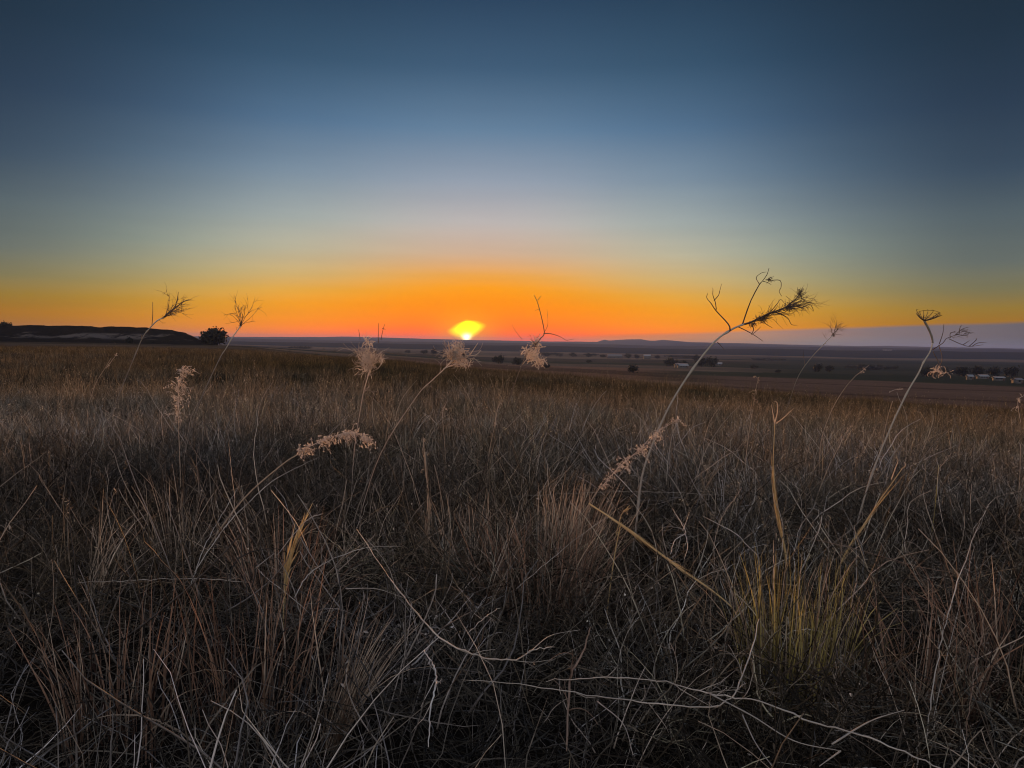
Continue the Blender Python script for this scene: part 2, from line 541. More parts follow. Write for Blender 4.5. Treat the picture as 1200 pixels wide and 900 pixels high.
gdif = b.n('ShaderNodeBsdfDiffuse'); gdif.inputs['Roughness'].default_value = .6
b.t.links.new(pr.inputs['Base Color'].links[0].from_socket, gdif.inputs[0])
gm.node_tree.links.new(gdif.outputs[0], gm.node_tree.nodes['Material Output'].inputs[0])
bp = b.n('ShaderNodeBump'); bp.inputs['Strength'].default_value = .6; bp.inputs['Distance'].default_value = .03
b.put(bp.inputs['Height'], n1); gm.node_tree.links.new(bp.outputs[0], gdif.inputs['Normal']); gm.node_tree.nodes.remove(pr)
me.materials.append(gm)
ground = bpy.data.objects.new('ground', me); COL.objects.link(ground)
tag(ground, kind='structure')


# ------------------------------------------------------------------ far hills (three ranges) and the bluff
def range_mesh(name, Y, depth, skyline, mat, seed, base=-40):
    """hills at distance Y: skyline = [(px, rows above the horizon line)], rolling slope towards the viewer"""
    pxs = np.linspace(-500, 1700, 520)
    sk = np.interp(pxs, [s[0] for s in skyline], [s[1] for s in skyline])
    sk = sk + .22 * vnoise(pxs, pxs * 0, 26, seed) + .12 * vnoise(pxs, pxs * 0, 9, seed + 1)
    dirx = (pxs - 600) / F
    prof = [(-1, 0), (-.8, .12), (-.55, .35), (-.3, .62), (-.12, .88), (0, 1), (.2, .9), (.6, .5), (1, 0)]
    V = []
    for k, (dy, hh) in enumerate(prof):
        yy = Y + dy * depth * (1 + .25 * vnoise(pxs, pxs * 0 + k, 60, seed + 3))
        xx = dirx * yy
        topz = CAM_H + sk / F * Y
        zz = base + (topz - base) * np.clip(hh + .10 * vnoise(pxs, pxs * 0 + k * 3, 35, seed + 5) * (0 < hh < 1), 0, 1)
        V.append(np.stack([xx, yy, zz], -1))
    V = np.array(V).reshape(-1, 3)
    me = grid_mesh(name, V, len(prof), len(pxs))
    me.flip_normals() if me.polygons[0].normal.z < 0 else None
    me.materials.append(mat)
    o = bpy.data.objects.new(name, me); COL.objects.link(o)
    return tag(o, kind='structure')


def hill_material(name, a, b_, scale):
    m = plain_material(name, a, .95, b_, scale)
    return m


hm_far = hill_material('far_hill_pine', (.050, .052, .055), (.025, .028, .032), .002)
hm_mid = hill_material('plain_scrub', (.060, .052, .045), (.022, .024, .022), .004)
range_mesh('far_hills', 7600, 1100,
           [(-500, 0), (280, .5), (330, 1.2), (380, 2.0), (400, 3.0), (500, 1.6), (560, .8), (640, .4), (700, 1.0), (703, 2.2), (706, 3.6),
            (709, 3.6), (713, 2.4), (722, 3.4), (738, 4.6), (752, 4.8), (757, 3.4), (766, 3.0), (775, 4.2), (788, 3.4), (806, 2.0),
            (840, 1.8), (900, 1.2), (930, .8), (1000, .3), (1040, 1.2), (1100, .6), (1200, .2), (1700, .5)], hm_far, 21)
range_mesh('middle_hills', 4600, 700,
           [(-500, -4), (300, -1.2), (420, -2.2), (560, -2.2), (640, -1.2), (760, -2.4), (860, -2.2), (960, -1.2), (1060, -1.4), (1200, -1.0), (1700, -2)], hm_mid, 31)
range_mesh('near_rise', 2600, 400,
           [(-500, -4), (250, -5), (420, -4.5), (560, -5.2), (640, -4.6), (720, -5.5), (800, -6), (900, -4.2), (1000, -5), (1070, -3.4), (1130, -4.4), (1200, -4.2), (1700, -5)], hm_mid, 41)

# the flat-topped bluff on the left, dark turf cap over a pale eroded bank
bl = bpy.data.materials.new('bluff_earth'); bl.use_nodes = True
b = NB(bl.node_tree); pr = bl.node_tree.nodes['Principled BSDF']
geo_ = b.n('ShaderNodeNewGeometry')
sp = b.n('ShaderNodeSeparateXYZ'); bl.node_tree.links.new(geo_.outputs['Position'], sp.inputs[0])
pn = b.noise(geo_.outputs['Position'], .045, 5, .65)
streak = b.m('MULTIPLY', b.rng(sp.outputs[2], -1.5, .2, smooth=True), b.rng(sp.outputs[2], 2.6, 1.4, smooth=True))
msk = b.m('MULTIPLY', streak, b.rng(pn, .46, .56, smooth=True))
capc = b.mix(b.noise(geo_.outputs['Position'], .3, 5), (.014, .011, .008), (.040, .031, .022))
b.put(pr.inputs['Base Color'], b.mix(msk, capc, (.15, .12, .10)))
pr.inputs['Roughness'].default_value = .95; pr.inputs['Specular IOR Level'].default_value = 0
pxs = np.linspace(-420, 262, 260)
sk = np.interp(pxs, [-420, -200, 0, 50, 120, 150, 158, 178, 196, 212, 222, 234, 262], [6, 8, 9.0, 10.8, 9.9, 10.2, 9.6, 9.4, 8.0, 5.0, 2.0, -3.0, -12])
sk = sk + .6 * vnoise(pxs, pxs * 0, 12, 61) + .5 * np.maximum(0, vnoise(pxs, pxs * 0, 5, 62)) ** 2 * 2
prof = [(-1.15, 0), (-1.0, .03), (-.75, .16), (-.5, .40), (-.34, .60), (-.28, .82), (-.2, .93), (0, 1), (.5, .98), (1.2, .5), (1.6, 0)]
V = []
for k, (dy, hh) in enumerate(prof):
    yy = 420 + dy * 70 * (1 + .22 * vnoise(pxs, pxs * 0 + k * .25, 45, 63))
    xx = (pxs - 600) / F * yy
    topz = CAM_H + sk / F * 420
    base_z = ground_z(xx, yy) - .6
    f2 = np.clip(hh + .07 * vnoise(pxs, pxs * 0 + k * 2, 14, 65) * (0 < hh < 1), 0, 1)
    V.append(np.stack([xx, yy, base_z + (topz - base_z) * f2], -1))
me = grid_mesh('bluff', np.array(V).reshape(-1, 3), len(prof), len(pxs))
me.flip_normals() if me.polygons[0].normal.z < 0 else None
me.materials.append(bl)
tag_o = bpy.data.objects.new('bluff', me); COL.objects.link(tag_o); tag(tag_o, kind='structure')


# ------------------------------------------------------------------ trees and shrubs far out
def make_tree(name, px, Y, wpx, hpx, label, cat='tree', group=None, n=700, seed=0, row=None, shape='round'):
    rg = np.random.default_rng(100 + seed)
    g0 = on_ground(px, Y)
    if row is not None: g0[2] = P(px, row, Y)[2]   # stands on the bluff
    W = .88 * wpx / F * Y; H = .88 * hpx / F * Y
    root = empty(name, g0, label, cat, group)
    tr = Geo()
    tw = max(.06 * W, .12)
    trunk_h = H * .35
    tr.tube([g0 + (0, 0, -.5), g0 + (0, 0, trunk_h * .5), g0 + (.03 * W, 0, trunk_h), g0 + (.02 * W, 0, H * .7)], [tw, tw * .8, tw * .6, tw * .2], 6, .5)
    for k in range(6):
        a = rg.uniform(0, 6.28); e = rg.uniform(.25, .4) * W
        tr.tube([g0 + (0, 0, trunk_h * rg.uniform(.5, 1)), g0 + (math.cos(a) * e * .5, math.sin(a) * e * .5, H * .5), g0 + (math.cos(a) * e, math.sin(a) * e, H * rg.uniform(.55, .8))],
                [tw * .5, tw * .3, tw * .1], 4, .5)
    tr.obj('trunk', MAT['bark'], root)
    cr = Geo()
    # clumps of leaf-sized faces through an uneven crown
    ncl = max(26, int(W / H * 9)); n = int(max(n, ncl * 26) * 1.5)
    cc = rg.normal(size=(ncl, 3)); cc /= np.linalg.norm(cc, axis=1)[:, None]
    cc *= rg.uniform(.35, 1, (ncl, 1)) ** .5
    cen = cc * np.array([W * .40, W * .36, H * .36]) + np.array([0, 0, H * .56])
    if shape == 'conical':
        cen[:, :2] *= np.clip(1.35 - cen[:, 2:] / H * 1.2, .1, 1)
    cs = rg.uniform(.12, .24, ncl) * min(W, H * 1.3)
    vs, fs = [], []
    for i in range(n):
        k = rg.integers(ncl)
        c = g0 + cen[k] + rg.normal(size=3) * cs[k] * .55
        c[2] = max(c[2], g0[2] + .02)
        s = cs[k] * rg.uniform(.20, .48)
        d1 = rg.normal(size=3); d1 /= np.linalg.norm(d1); d2 = np.cross(d1, rg.normal(size=3)); d2 /= np.linalg.norm(d2)
        cr.add([c - d1 * s, c + d2 * s * .6, c + d1 * s, c - d2 * s * .6], [(0, 1, 2, 3)], rg.uniform(0, 1))
    cr.obj('crown', MAT['leaf'], root)
    return root


make_tree('round_tree', 250, 400, 31, 20, 'lone round dark tree on the skyline right of the bluff', seed=1, n=2600)
make_tree('skyline_tree', 8, 425, 17, 17, 'small dark tree at the far left edge above the bluff', seed=2, row=392, n=1500)
make_tree('skyline_shrub', 24, 425, 12, 9, 'low dark shrub just right of the tree at the left edge', 'shrub', seed=3, row=392, n=900)
make_tree('bluff_foot_tree', 152, 330, 10, 8, 'small dark bush at the foot of the bluff below its pale bank', 'shrub', seed=4, n=600)
TREES = [  # px, Y, w, h, name, label, cat
    (584, 640, 17, 10, 'field_tree', 'left of two dark round trees in the brown field right of the sun'),
    (606, 620, 15, 9, 'field_tree', 'right one of two dark round trees in the brown field right of the sun'),
    (508, 1300, 8, 7, 'field_tree', 'small tree rising above the dark hedge left of the sun'),
    (497, 1320, 12, 5, 'hedge', 'low dark hedge left of the sun'),
    (478, 1350, 10, 4, 'hedge', 'short low hedge farthest left of the sun'),
    (518, 1350, 5, 4, 'hedge', 'tiny dark bush directly left of the sun'),
    (640, 520, 12, 6, 'field_bush', 'low dark shrub in the reddish field below the web scrap weed'),
    (690, 900, 9, 4, 'field_bush', 'small dark shrub on the field left of the lone farmhouse shrub'),
    (884, 700, 14, 5, 'field_bush', 'flat dark shrub in the valley below the tallest weed crown'),
    (912, 560, 10, 4, 'field_bush', 'small dark shrub on the stubble edge below the weed crown tip'),
    (742, 430, 17, 10, 'field_bush', 'dark bushy shrub standing alone below the white farmhouse'),
    (786, 760, 22, 10, 'field_tree', 'dark spreading tree left of the tall bent weed stem'),
    (800, 770, 14, 7, 'field_tree', 'smaller dark tree touching the spreading tree left of the tall weed stem'),
    (822, 780, 16, 11, 'field_tree', 'dark tree just left of the small house behind the tall weed stem'),
    (834, 770, 16, 13, 'field_tree', 'tallest dark tree of the clump right of the tall weed stem'),
    (816, 1250, 12, 7, 'field_tree', 'small far tree behind the small house right of the tall weed stem'),
    (958, 640, 14, 9, 'field_tree', 'left of two dark trees at the far edge of the stubble field'),
    (972, 640, 12, 8, 'field_tree', 'right of two dark trees at the far edge of the stubble field'),
    (1086, 560, 20, 13, 'farm_tree', 'dark tree left of the farm sheds behind the umbrella shaped weed head'),
    (1104, 570, 16, 10, 'farm_tree', 'lower dark tree right behind the umbrella shaped weed'),
    (1128, 600, 18, 12, 'farm_tree', 'broad dark tree left of the long white farm roof'),
    (1146, 620, 14, 13, 'farm_tree', 'dark tree rising behind the long white farm roof'),
    (1186, 600, 20, 13, 'farm_tree', 'dark tree at the right edge of the farmyard'),
    (1166, 640, 14, 11, 'farm_tree', 'dark tree between the farm roof and the low white shed'),
    (622, 1500, 10, 5, 'shelterbelt_tree', 'leftmost small tree of the far belt behind the weed right of the sun'),
    (640, 1500, 12, 5, 'shelterbelt_tree', 'second small tree of the far belt right of the sun'),
    (655, 1520, 12, 4, 'shelterbelt_tree', 'third small tree of the far belt, lower than its neighbours'),
    (671, 1500, 11, 5, 'shelterbelt_tree', 'small far tree halfway from the sun to the pale barn'),
    (690, 1480, 10, 5, 'shelterbelt_tree', 'small far tree left of the long pale barn'),
    (706, 1450, 9, 4, 'shelterbelt_tree', 'small far tree at the left end of the long pale barn'),
    (736, 1400, 10, 6, 'shelterbelt_tree', 'small far tree between the long pale barn and the white house'),
    (746, 1400, 7, 5, 'shelterbelt_tree', 'tiny far tree touching the white house on its left'),
    (770, 1420, 8, 4, 'shelterbelt_tree', 'tiny far tree right of the white house'),
    (692, 1700, 26, 3, 'windbreak', 'low dark windbreak of brush behind the long pale barn'),
    (640, 1750, 60, 3, 'windbreak', 'long low dark windbreak behind the weed right of the sun'),
    (800, 1650, 70, 3, 'windbreak', 'long low dark windbreak right of the white house'),
    (1020, 900, 90, 6, 'windbreak', 'dark strip of brush beyond the stubble field left of the umbrella weed'),
    (1120, 760, 110, 7, 'windbreak', 'dark strip of brush behind the farm sheds'),
    (900, 1500, 60, 3, 'windbreak', 'dark strip of brush under the tallest weed crown'),
    (352, 1500, 40, 3, 'windbreak', 'thin dark brush line in the valley left of the bushy webbed weed'),
]
for i, (px, Y, wp, hp, nm, lb) in enumerate(TREES):
    cat = {'hedge': 'hedge', 'field_bush': 'shrub', 'windbreak': 'hedge'}.get(nm, 'tree')
    make_tree(nm, px, Y, wp, hp, lb, cat, {'field_tree': 'dark trees in the valley fields', 'farm_tree': 'trees round the farmyard',
              'shelterbelt_tree': 'far belt of small trees', 'hedge': 'hedges left of the sun'}.get(nm), n=500, seed=10 + i)

# ------------------------------------------------------------------ farm buildings in the valley
wall_m = plain_material('pale_farm_wall', (.14, .135, .13), .8, (.10, .095, .09), .6)
roof_m = plain_material('pale_metal_roof', (.36, .37, .39), .6, (.27, .28, .29), .4)
roof2_m = plain_material('grey_metal_roof', (.22, .22, .23), .5, (.16, .16, .17), .4)
dark_m = plain_material('dark_glass', (.03, .035, .045), .15)
door_m = plain_material('painted_door', (.16, .10, .08), .6)


def make_building(name, px, Y, L, W, Hh, rise, rot, label, cat, roofm, nwin=2):
    g0 = on_ground(px, Y)
    root = empty(name, g0, label, cat, 'white farm buildings in the valley')
    root.rotation_euler = (0, 0, rot)
    base = np.array(g0)
    g = Geo(); g.box((-L / 2, -W / 2, -1), (L / 2, W / 2, Hh))
    g.add([(-L / 2, -W / 2, Hh), (-L / 2, W / 2, Hh), (-L / 2, 0, Hh + rise)], [(0, 2, 1)], .5)
    g.add([(L / 2, -W / 2, Hh), (L / 2, W / 2, Hh), (L / 2, 0, Hh + rise)], [(0, 1, 2)], .5)
    g.v = [q + base for q in g.v]; g.obj('wall', wall_m, root)
    g = Geo(); o_ = .35; tk = .12
    for s in (-1, 1):
        a = np.array([[-L / 2 - o_, s * (W / 2 + o_), Hh - .18], [L / 2 + o_, s * (W / 2 + o_), Hh - .18], [L / 2 + o_, 0, Hh + rise + .06], [-L / 2 - o_, 0, Hh + rise + .06]])
        b_ = a + (0, 0, tk)
        g.add(np.vstack([a, b_]), [(0, 1, 2, 3), (7, 6, 5, 4), (0, 4, 5, 1), (1, 5, 6, 2), (2, 6, 7, 3), (3, 7, 4, 0)], .5)
    g.v = [q + base for q in g.v]; g.obj('roof', roofm, root)
    for k in range(nwin):
        xx = -L / 2 + L * (k + .7) / (nwin + .6)
        g = Geo(); g.box((xx - .6, -W / 2 - .06, 1.0), (xx + .6, -W / 2 - .003, 2.0)); g.v = [q + base for q in g.v]; g.obj('window', dark_m, root)
    g = Geo(); xx = L / 2 - L * .12; g.box((xx - .5, -W / 2 - .07, 0), (xx + .5, -W / 2 - .003, 2.05)); g.v = [q + base for q in g.v]; g.obj('door', door_m, root)
    return root


make_building('barn', 720, 1400, 26, 10, 4.2, 2.4, .05, 'long low pale barn far out in front of the hazy hills', 'barn', roof2_m, 3)
make_building('farmhouse', 758, 1380, 12, 9, 5.2, 2.6, -.1, 'small bright white house far out right of the long pale barn', 'house', roof_m, 2)
make_building('farmhouse', 800, 640, 8, 5, 2.3, 1.5, .2, 'pale grey farmhouse in the brown field beside the lone shrub', 'house', roof_m, 3)
make_building('shed', 794, 650, 4, 4, 2.6, 1.2, .2, 'little pale shed left against the grey farmhouse', 'shed', roof2_m, 1)
make_building('farmhouse', 842, 900, 7.5, 6, 2.6, 1.6, -.2, 'small pale house right of the tall bent weed stem', 'house', roof_m, 2)
make_building('machine_shed', 1152, 540, 7, 4, 1.9, 1.0, .15, 'low farm shed with long white roof between dark trees', 'shed', roof_m, 3)
make_building('trailer_house', 1171, 500, 6.5, 3, 2.0, .5, 0, 'low white trailer house right of the long white roof', 'house', roof_m, 4)
make_building('shed', 1137, 505, 3.2, 3, 2.3, 1.0, 0, 'tiny white hut left of the long white farm roof', 'shed', roof_m, 1)
make_building('farmhouse', 1193, 440, 4, 4, 2.3, .8, .1, 'tiny pale hut at the right edge of the picture', 'shed', roof2_m, 1)
make_building('grain_barn', 1039, 3900, 50, 22, 13, 7, .1, 'single white barn far off on the dark hills right of the bent weed', 'barn', roof_m, 3)


# ------------------------------------------------------------------ grass prototypes (scattered by geometry nodes)
protos = bpy.data.collections.new('grass_kinds')


def curved(base, heading, length, lean, curl, n=6, wob=0.0, rg=rng):
    """a blade's centre line: starts near upright, leans by 'lean', curls over by 'curl' (radians)"""
    s = np.linspace(0, 1, n)
    th = lean + curl * s ** 1.6
    ds = length / (n - 1)
    hd = heading + (rg.normal(0, wob, n).cumsum() if wob else 0)
    dx = np.sin(th) * np.cos(hd); dy = np.sin(th) * np.sin(hd); dz = np.cos(th)
    p = np.stack([dx, dy, dz], -1) * ds
    p = np.vstack([np.zeros(3), p[1:].cumsum(0)])
    return p + base


def add_blade(g, base, heading, length, lean, curl, wd, tone, n=6, wob=.12, rg=rng):
    p = curved(base, heading, length, lean, curl, n, wob, rg)
    wv = wd * np.array([.7, 1, .95, .8, .55, .12]) if n == 6 else wd * np.interp(np.linspace(0, 1, n), [0, .2, .6, 1], [.7, 1, .8, .12])
    a = heading + math.pi / 2 + rg.normal(0, .9)
    nd = np.array([math.cos(a + 1.57), math.sin(a + 1.57), .2])
    g.ribbon(p, wv, nd, np.linspace(tone - .30, tone + .22, n))  # darker base, paler tip: shade at the roots put into the colour
    return p


def proto(i, name, g, mat):
    o = bpy.data.objects.new(f'{i:02d}_{name}', g.mesh(name, mat))
    protos.objects.link(o)


def tuft(n, rad, h0, h1, lean, curl, wd, heads, seed, kinks=.15, tone=(.2, .9)):
    rg = np.random.default_rng(seed); g = Geo()
    for k in range(n):
        a = rg.uniform(0, 6.28); rr_ = rad * math.sqrt(rg.uniform())
        base = np.array([math.cos(a) * rr_, math.sin(a) * rr_, -.02])
        hd = a + rg.normal(0, 1.0)
        L = rg.uniform(h0, h1) * (.45 + .55 * rg.uniform() ** .5)
        p = add_blade(g, base, hd, L, abs(rg.normal(0, lean)), abs(rg.normal(0, curl)), wd * rg.uniform(.6, 1.4), rg.uniform(*tone), 6, kinks, rg)
        if rg.uniform() < heads:
            d = p[-1] - p[-2]; d /= np.linalg.norm(d)
            for q in range(9):
                c = p[-1] + d * (q * .007 - .03); s = np.array([rg.normal(), rg.normal(), rg.uniform(.4, 1.6)]); s /= np.linalg.norm(s)
                e = c + s * rg.uniform(.008, .02)
                g.ribbon([c, (c + e) / 2, e], [.0012, .0035, .001], np.array([rg.normal(), rg.normal(), .1]), .85)
    return g


def tangle(n, rad, height, seed, wd=.0024, twigs=10, tone=(.1, .9)):
    """matted litter: bent blades lying across each other, with kinked twigs"""
    rg = np.random.default_rng(seed); g = Geo()
    for k in range(n):
        base = np.array([*(rg.uniform(-rad, rad, 2)), rg.uniform(.01, height)])
        L = rg.uniform(.1, .34); hd = rg.uniform(0, 6.28)
        add_blade(g, base, hd, L, rg.uniform(.5, 1.6), rg.normal(.5, .7), wd * rg.uniform(.5, 1.4), rg.uniform(*tone), 6, .35, rg)
    for k in range(twigs):
        base = np.array([*(rg.uniform(-rad, rad, 2)), rg.uniform(.0, height)])
        p = curved(base, rg.uniform(0, 6.28), rg.uniform(.12, .4), rg.uniform(.2, 1.4), rg.normal(.1, .5), 8, .4, rg)
        g.tube(p, np.linspace(.0022, .0008, 8) * rg.uniform(.6, 1.2), 3, rg.uniform(.4, 1))
    return g


def twiggy(seed, h=.4, n0=7, tone=(.3, 1), leaves=30, rt=.0022):
    """small dead forb: forking twigs with a few shrivelled leaves and seed cups"""
    rg = np.random.default_rng(seed); g = Geo()

    def grow(p0, d, L, rad, lev):
        n = 6; p = [p0]; dd_ = d.copy()
        for i in range(n - 1):
            dd_ = dd_ + rg.normal(0, .16, 3) + np.array([0, 0, .02]); dd_ /= np.linalg.norm(dd_)
            p.append(p[-1] + dd_ * L / (n - 1))
        p = np.array(p)
        g.tube(p, np.linspace(rad, rad * .5, n), 3, rg.uniform(*tone))
        if lev > 0:
            for k in range(rg.integers(2, 5)):
                i = rg.integers(2, n)
                q = dd_ + rg.normal(0, .65, 3); q[2] += .2; q /= np.linalg.norm(q)
                grow(p[i], q, L * rg.uniform(.4, .75), rad * .6, lev - 1)
        else:
            for k in range(rg.integers(0, 3)):
                c = p[-1] + rg.normal(0, .006, 3); s = rg.normal(size=3); s /= np.linalg.norm(s)
                e = c + s * rg.uniform(.008, .018)
                g.ribbon([c, (c + e) / 2 + rg.normal(0, .002, 3), e], [.002, .007, .002], rg.normal(size=3), rg.uniform(.6, 1))
    for k in range(n0):
        d = rg.normal(0, .5, 3); d[2] = abs(d[2]) + .55; d /= np.linalg.norm(d)
        grow(np.array([rg.normal(0, .04), rg.normal(0, .04), 0]), d, h * rg.uniform(.4, .7), rt, 2)
    return g


IDX = {}
def reg(kind, name, g, mat):
    i = sum(len(v_) for v_ in IDX.values()); IDX.setdefault(kind, []).append(i); proto(i, name, g, mat)


for s in range(5):
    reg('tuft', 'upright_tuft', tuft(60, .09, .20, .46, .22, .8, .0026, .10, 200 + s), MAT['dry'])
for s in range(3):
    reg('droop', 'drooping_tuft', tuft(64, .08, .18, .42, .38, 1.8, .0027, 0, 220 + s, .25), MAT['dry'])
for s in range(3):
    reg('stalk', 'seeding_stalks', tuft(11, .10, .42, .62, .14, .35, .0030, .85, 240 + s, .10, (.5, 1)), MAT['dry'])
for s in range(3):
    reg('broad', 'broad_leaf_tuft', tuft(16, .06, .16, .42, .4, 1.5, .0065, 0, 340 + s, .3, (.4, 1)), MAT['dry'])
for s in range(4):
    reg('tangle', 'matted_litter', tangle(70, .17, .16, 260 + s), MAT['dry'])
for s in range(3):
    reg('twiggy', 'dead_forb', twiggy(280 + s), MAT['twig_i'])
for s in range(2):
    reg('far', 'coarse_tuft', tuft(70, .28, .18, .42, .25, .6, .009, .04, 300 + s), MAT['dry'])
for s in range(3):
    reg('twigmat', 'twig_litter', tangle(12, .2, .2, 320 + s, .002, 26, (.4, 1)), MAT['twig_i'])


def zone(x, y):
    """0..1: the dark tangled hollow on the left, plus foreground patches tinted as shade"""
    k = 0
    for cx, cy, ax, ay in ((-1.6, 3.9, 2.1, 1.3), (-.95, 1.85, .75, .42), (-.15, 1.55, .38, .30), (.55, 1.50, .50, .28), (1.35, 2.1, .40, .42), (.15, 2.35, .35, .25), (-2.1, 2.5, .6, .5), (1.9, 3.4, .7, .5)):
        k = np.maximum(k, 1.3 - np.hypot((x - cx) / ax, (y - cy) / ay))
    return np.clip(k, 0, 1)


pts_, idx_, rot_, scl_, tin_ = [], [], [], [], []


OPEN = [(on_ground(px_, Y_)[0], Y_, r_) for px_, Y_, r_ in ((932, 2.0, .20), (985, 2.05, .12), (388, 1.75, .16), (640, 2.6, .2), (205, 2.9, .15),
        (500, 3.0, .15), (332, 2.3, .14), (100, 2.4, .12), (665, 3.0, .12), (510, 1.7, .22), (760, 1.75, .2), (870, 1.7, .2))]


def clearing(x, y):
    """thinner growth round, and a little in front of, the distinct clumps"""
    k = np.ones_like(x)
    for cx, cy, r_ in OPEN:
        t_ = np.clip((x * cx + y * cy) / (cx * cx + cy * cy), .72, 1)
        k = np.where(np.hypot(x - cx * t_, y - cy * t_) < r_, .08, k)
    return k


def scatter(r0, r1, dens, kind, smin, smax, azmax=50, tintf=None, keep=None):
    area = math.radians(2 * azmax) / 2 * (r1 ** 2 - r0 ** 2)
    n = int(area * dens)
    rad = np.sqrt(rng.uniform(r0 ** 2, r1 ** 2, n)); a = np.radians(rng.uniform(-azmax, azmax, n))
    x, y = rad * np.sin(a), rad * np.cos(a)
    k = np.ones(n, bool)
    if keep is not None:
        k = rng.uniform(size=n) < keep(x, y, rad, np.degrees(a))
    x, y = x[k], y[k]; n = len(x)
    pts_.append(np.stack([x, y, ground_z(x, y) - .01], -1))
    idx_.append(rng.choice(IDX[kind], n))
    rot_.append(np.stack([rng.normal(0, .10, n), rng.normal(.06, .12, n), rng.uniform(0, 6.28, n)], -1))
    sc = rng.uniform(smin, smax, n)
    scl_.append(np.stack([sc, sc, sc * rng.uniform(.8, 1.15, n)], -1))
    b1 = vnoise(x, y, 1.5, 31)[:, None]; b2 = vnoise(x, y, .6, 32)[:, None]; b3 = vnoise(x, y, 9, 33)[:, None]
    rr_ = np.hypot(x, y)[:, None]
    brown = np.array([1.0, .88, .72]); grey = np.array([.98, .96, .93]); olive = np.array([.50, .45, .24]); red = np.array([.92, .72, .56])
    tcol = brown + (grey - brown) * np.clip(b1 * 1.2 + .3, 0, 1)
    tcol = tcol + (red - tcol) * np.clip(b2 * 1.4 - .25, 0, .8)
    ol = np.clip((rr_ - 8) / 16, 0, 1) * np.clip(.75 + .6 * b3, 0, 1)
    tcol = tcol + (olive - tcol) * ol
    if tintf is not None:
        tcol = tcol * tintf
    tcol = tcol * (1 - .52 * np.clip((rr_ - 6) / 12, 0, 1)) * rng.uniform(.65, 1.45, (n, 1)) * (1 - .62 * zone(x, y)[:, None])  # zone factor puts the shade of dark patches into the tint
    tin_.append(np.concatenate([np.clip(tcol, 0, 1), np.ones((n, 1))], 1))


def patch(x, y):
    """0 = thinned gap over the darkened litter, 1 = dense stand"""
    p = .55 * vnoise(x, y, 1.0, 41) + .5 * vnoise(x, y, .38, 42) + .12
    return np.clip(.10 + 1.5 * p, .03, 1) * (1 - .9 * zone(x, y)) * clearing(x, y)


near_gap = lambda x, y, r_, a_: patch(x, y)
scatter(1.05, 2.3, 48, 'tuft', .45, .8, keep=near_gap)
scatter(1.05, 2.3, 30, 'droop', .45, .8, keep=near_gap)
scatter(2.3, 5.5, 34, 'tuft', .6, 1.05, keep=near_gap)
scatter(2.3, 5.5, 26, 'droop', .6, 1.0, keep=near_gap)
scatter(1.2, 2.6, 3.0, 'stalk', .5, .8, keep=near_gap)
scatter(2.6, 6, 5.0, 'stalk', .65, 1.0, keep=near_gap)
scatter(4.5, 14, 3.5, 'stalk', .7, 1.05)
scatter(1.0, 7, 30, 'tangle', .7, 1.2, tintf=.36)  # litter tint darkened to paint the shade between tufts
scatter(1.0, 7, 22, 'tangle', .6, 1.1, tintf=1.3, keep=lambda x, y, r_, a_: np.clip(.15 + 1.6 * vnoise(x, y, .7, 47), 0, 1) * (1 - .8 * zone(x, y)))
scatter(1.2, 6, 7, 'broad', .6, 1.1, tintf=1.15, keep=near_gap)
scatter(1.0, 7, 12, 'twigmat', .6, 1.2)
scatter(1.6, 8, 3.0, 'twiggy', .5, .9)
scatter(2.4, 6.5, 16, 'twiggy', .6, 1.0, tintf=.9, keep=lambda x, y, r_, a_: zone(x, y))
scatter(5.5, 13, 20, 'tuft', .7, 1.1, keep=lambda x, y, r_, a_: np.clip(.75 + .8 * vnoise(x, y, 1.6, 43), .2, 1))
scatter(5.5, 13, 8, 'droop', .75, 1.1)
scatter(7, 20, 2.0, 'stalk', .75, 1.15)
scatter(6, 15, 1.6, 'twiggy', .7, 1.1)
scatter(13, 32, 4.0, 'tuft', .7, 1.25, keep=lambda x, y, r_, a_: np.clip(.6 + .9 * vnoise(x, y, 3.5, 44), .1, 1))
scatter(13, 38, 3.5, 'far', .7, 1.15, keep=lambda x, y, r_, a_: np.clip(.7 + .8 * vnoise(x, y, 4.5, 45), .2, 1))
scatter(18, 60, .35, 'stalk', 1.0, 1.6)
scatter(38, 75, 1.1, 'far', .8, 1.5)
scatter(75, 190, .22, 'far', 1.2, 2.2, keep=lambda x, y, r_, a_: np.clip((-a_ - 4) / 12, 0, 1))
pts = np.concatenate(pts_); idx = np.concatenate(idx_); rot = np.concatenate(rot_); scl = np.concatenate(scl_); tin = np.concatenate(tin_)
print('grass instances', len(pts))
me = bpy.data.meshes.new('grass')
me.vertices.add(len(pts)); me.vertices.foreach_set('co', pts.astype(np.float32).ravel())
a_ = me.attributes.new('kindex', 'INT', 'POINT'); a_.data.foreach_set('value', idx.astype(np.int32))
a_ = me.attributes.new('rot', 'FLOAT_VECTOR', 'POINT'); a_.data.foreach_set('vector', rot.astype(np.float32).ravel())
a_ = me.attributes.new('scl', 'FLOAT_VECTOR', 'POINT'); a_.data.foreach_set('vector', scl.astype(np.float32).ravel())
a_ = me.attributes.new('tint', 'FLOAT_COLOR', 'POINT'); a_.data.foreach_set('color', tin.astype(np.float32).ravel())
grass = bpy.data.objects.new('grass', me); COL.objects.link(grass)
tag(grass, 'dry brown prairie grass covering the near field', 'grass', kind='stuff')
ng = bpy.data.node_groups.new('scatter_grass', 'GeometryNodeTree')
ng.interface.new_socket('Geometry', in_out='INPUT', socket_type='NodeSocketGeometry')
ng.interface.new_socket('Geometry', in_out='OUTPUT', socket_type='NodeSocketGeometry')
gi = ng.nodes.new('NodeGroupInput'); go = ng.nodes.new('NodeGroupOutput')
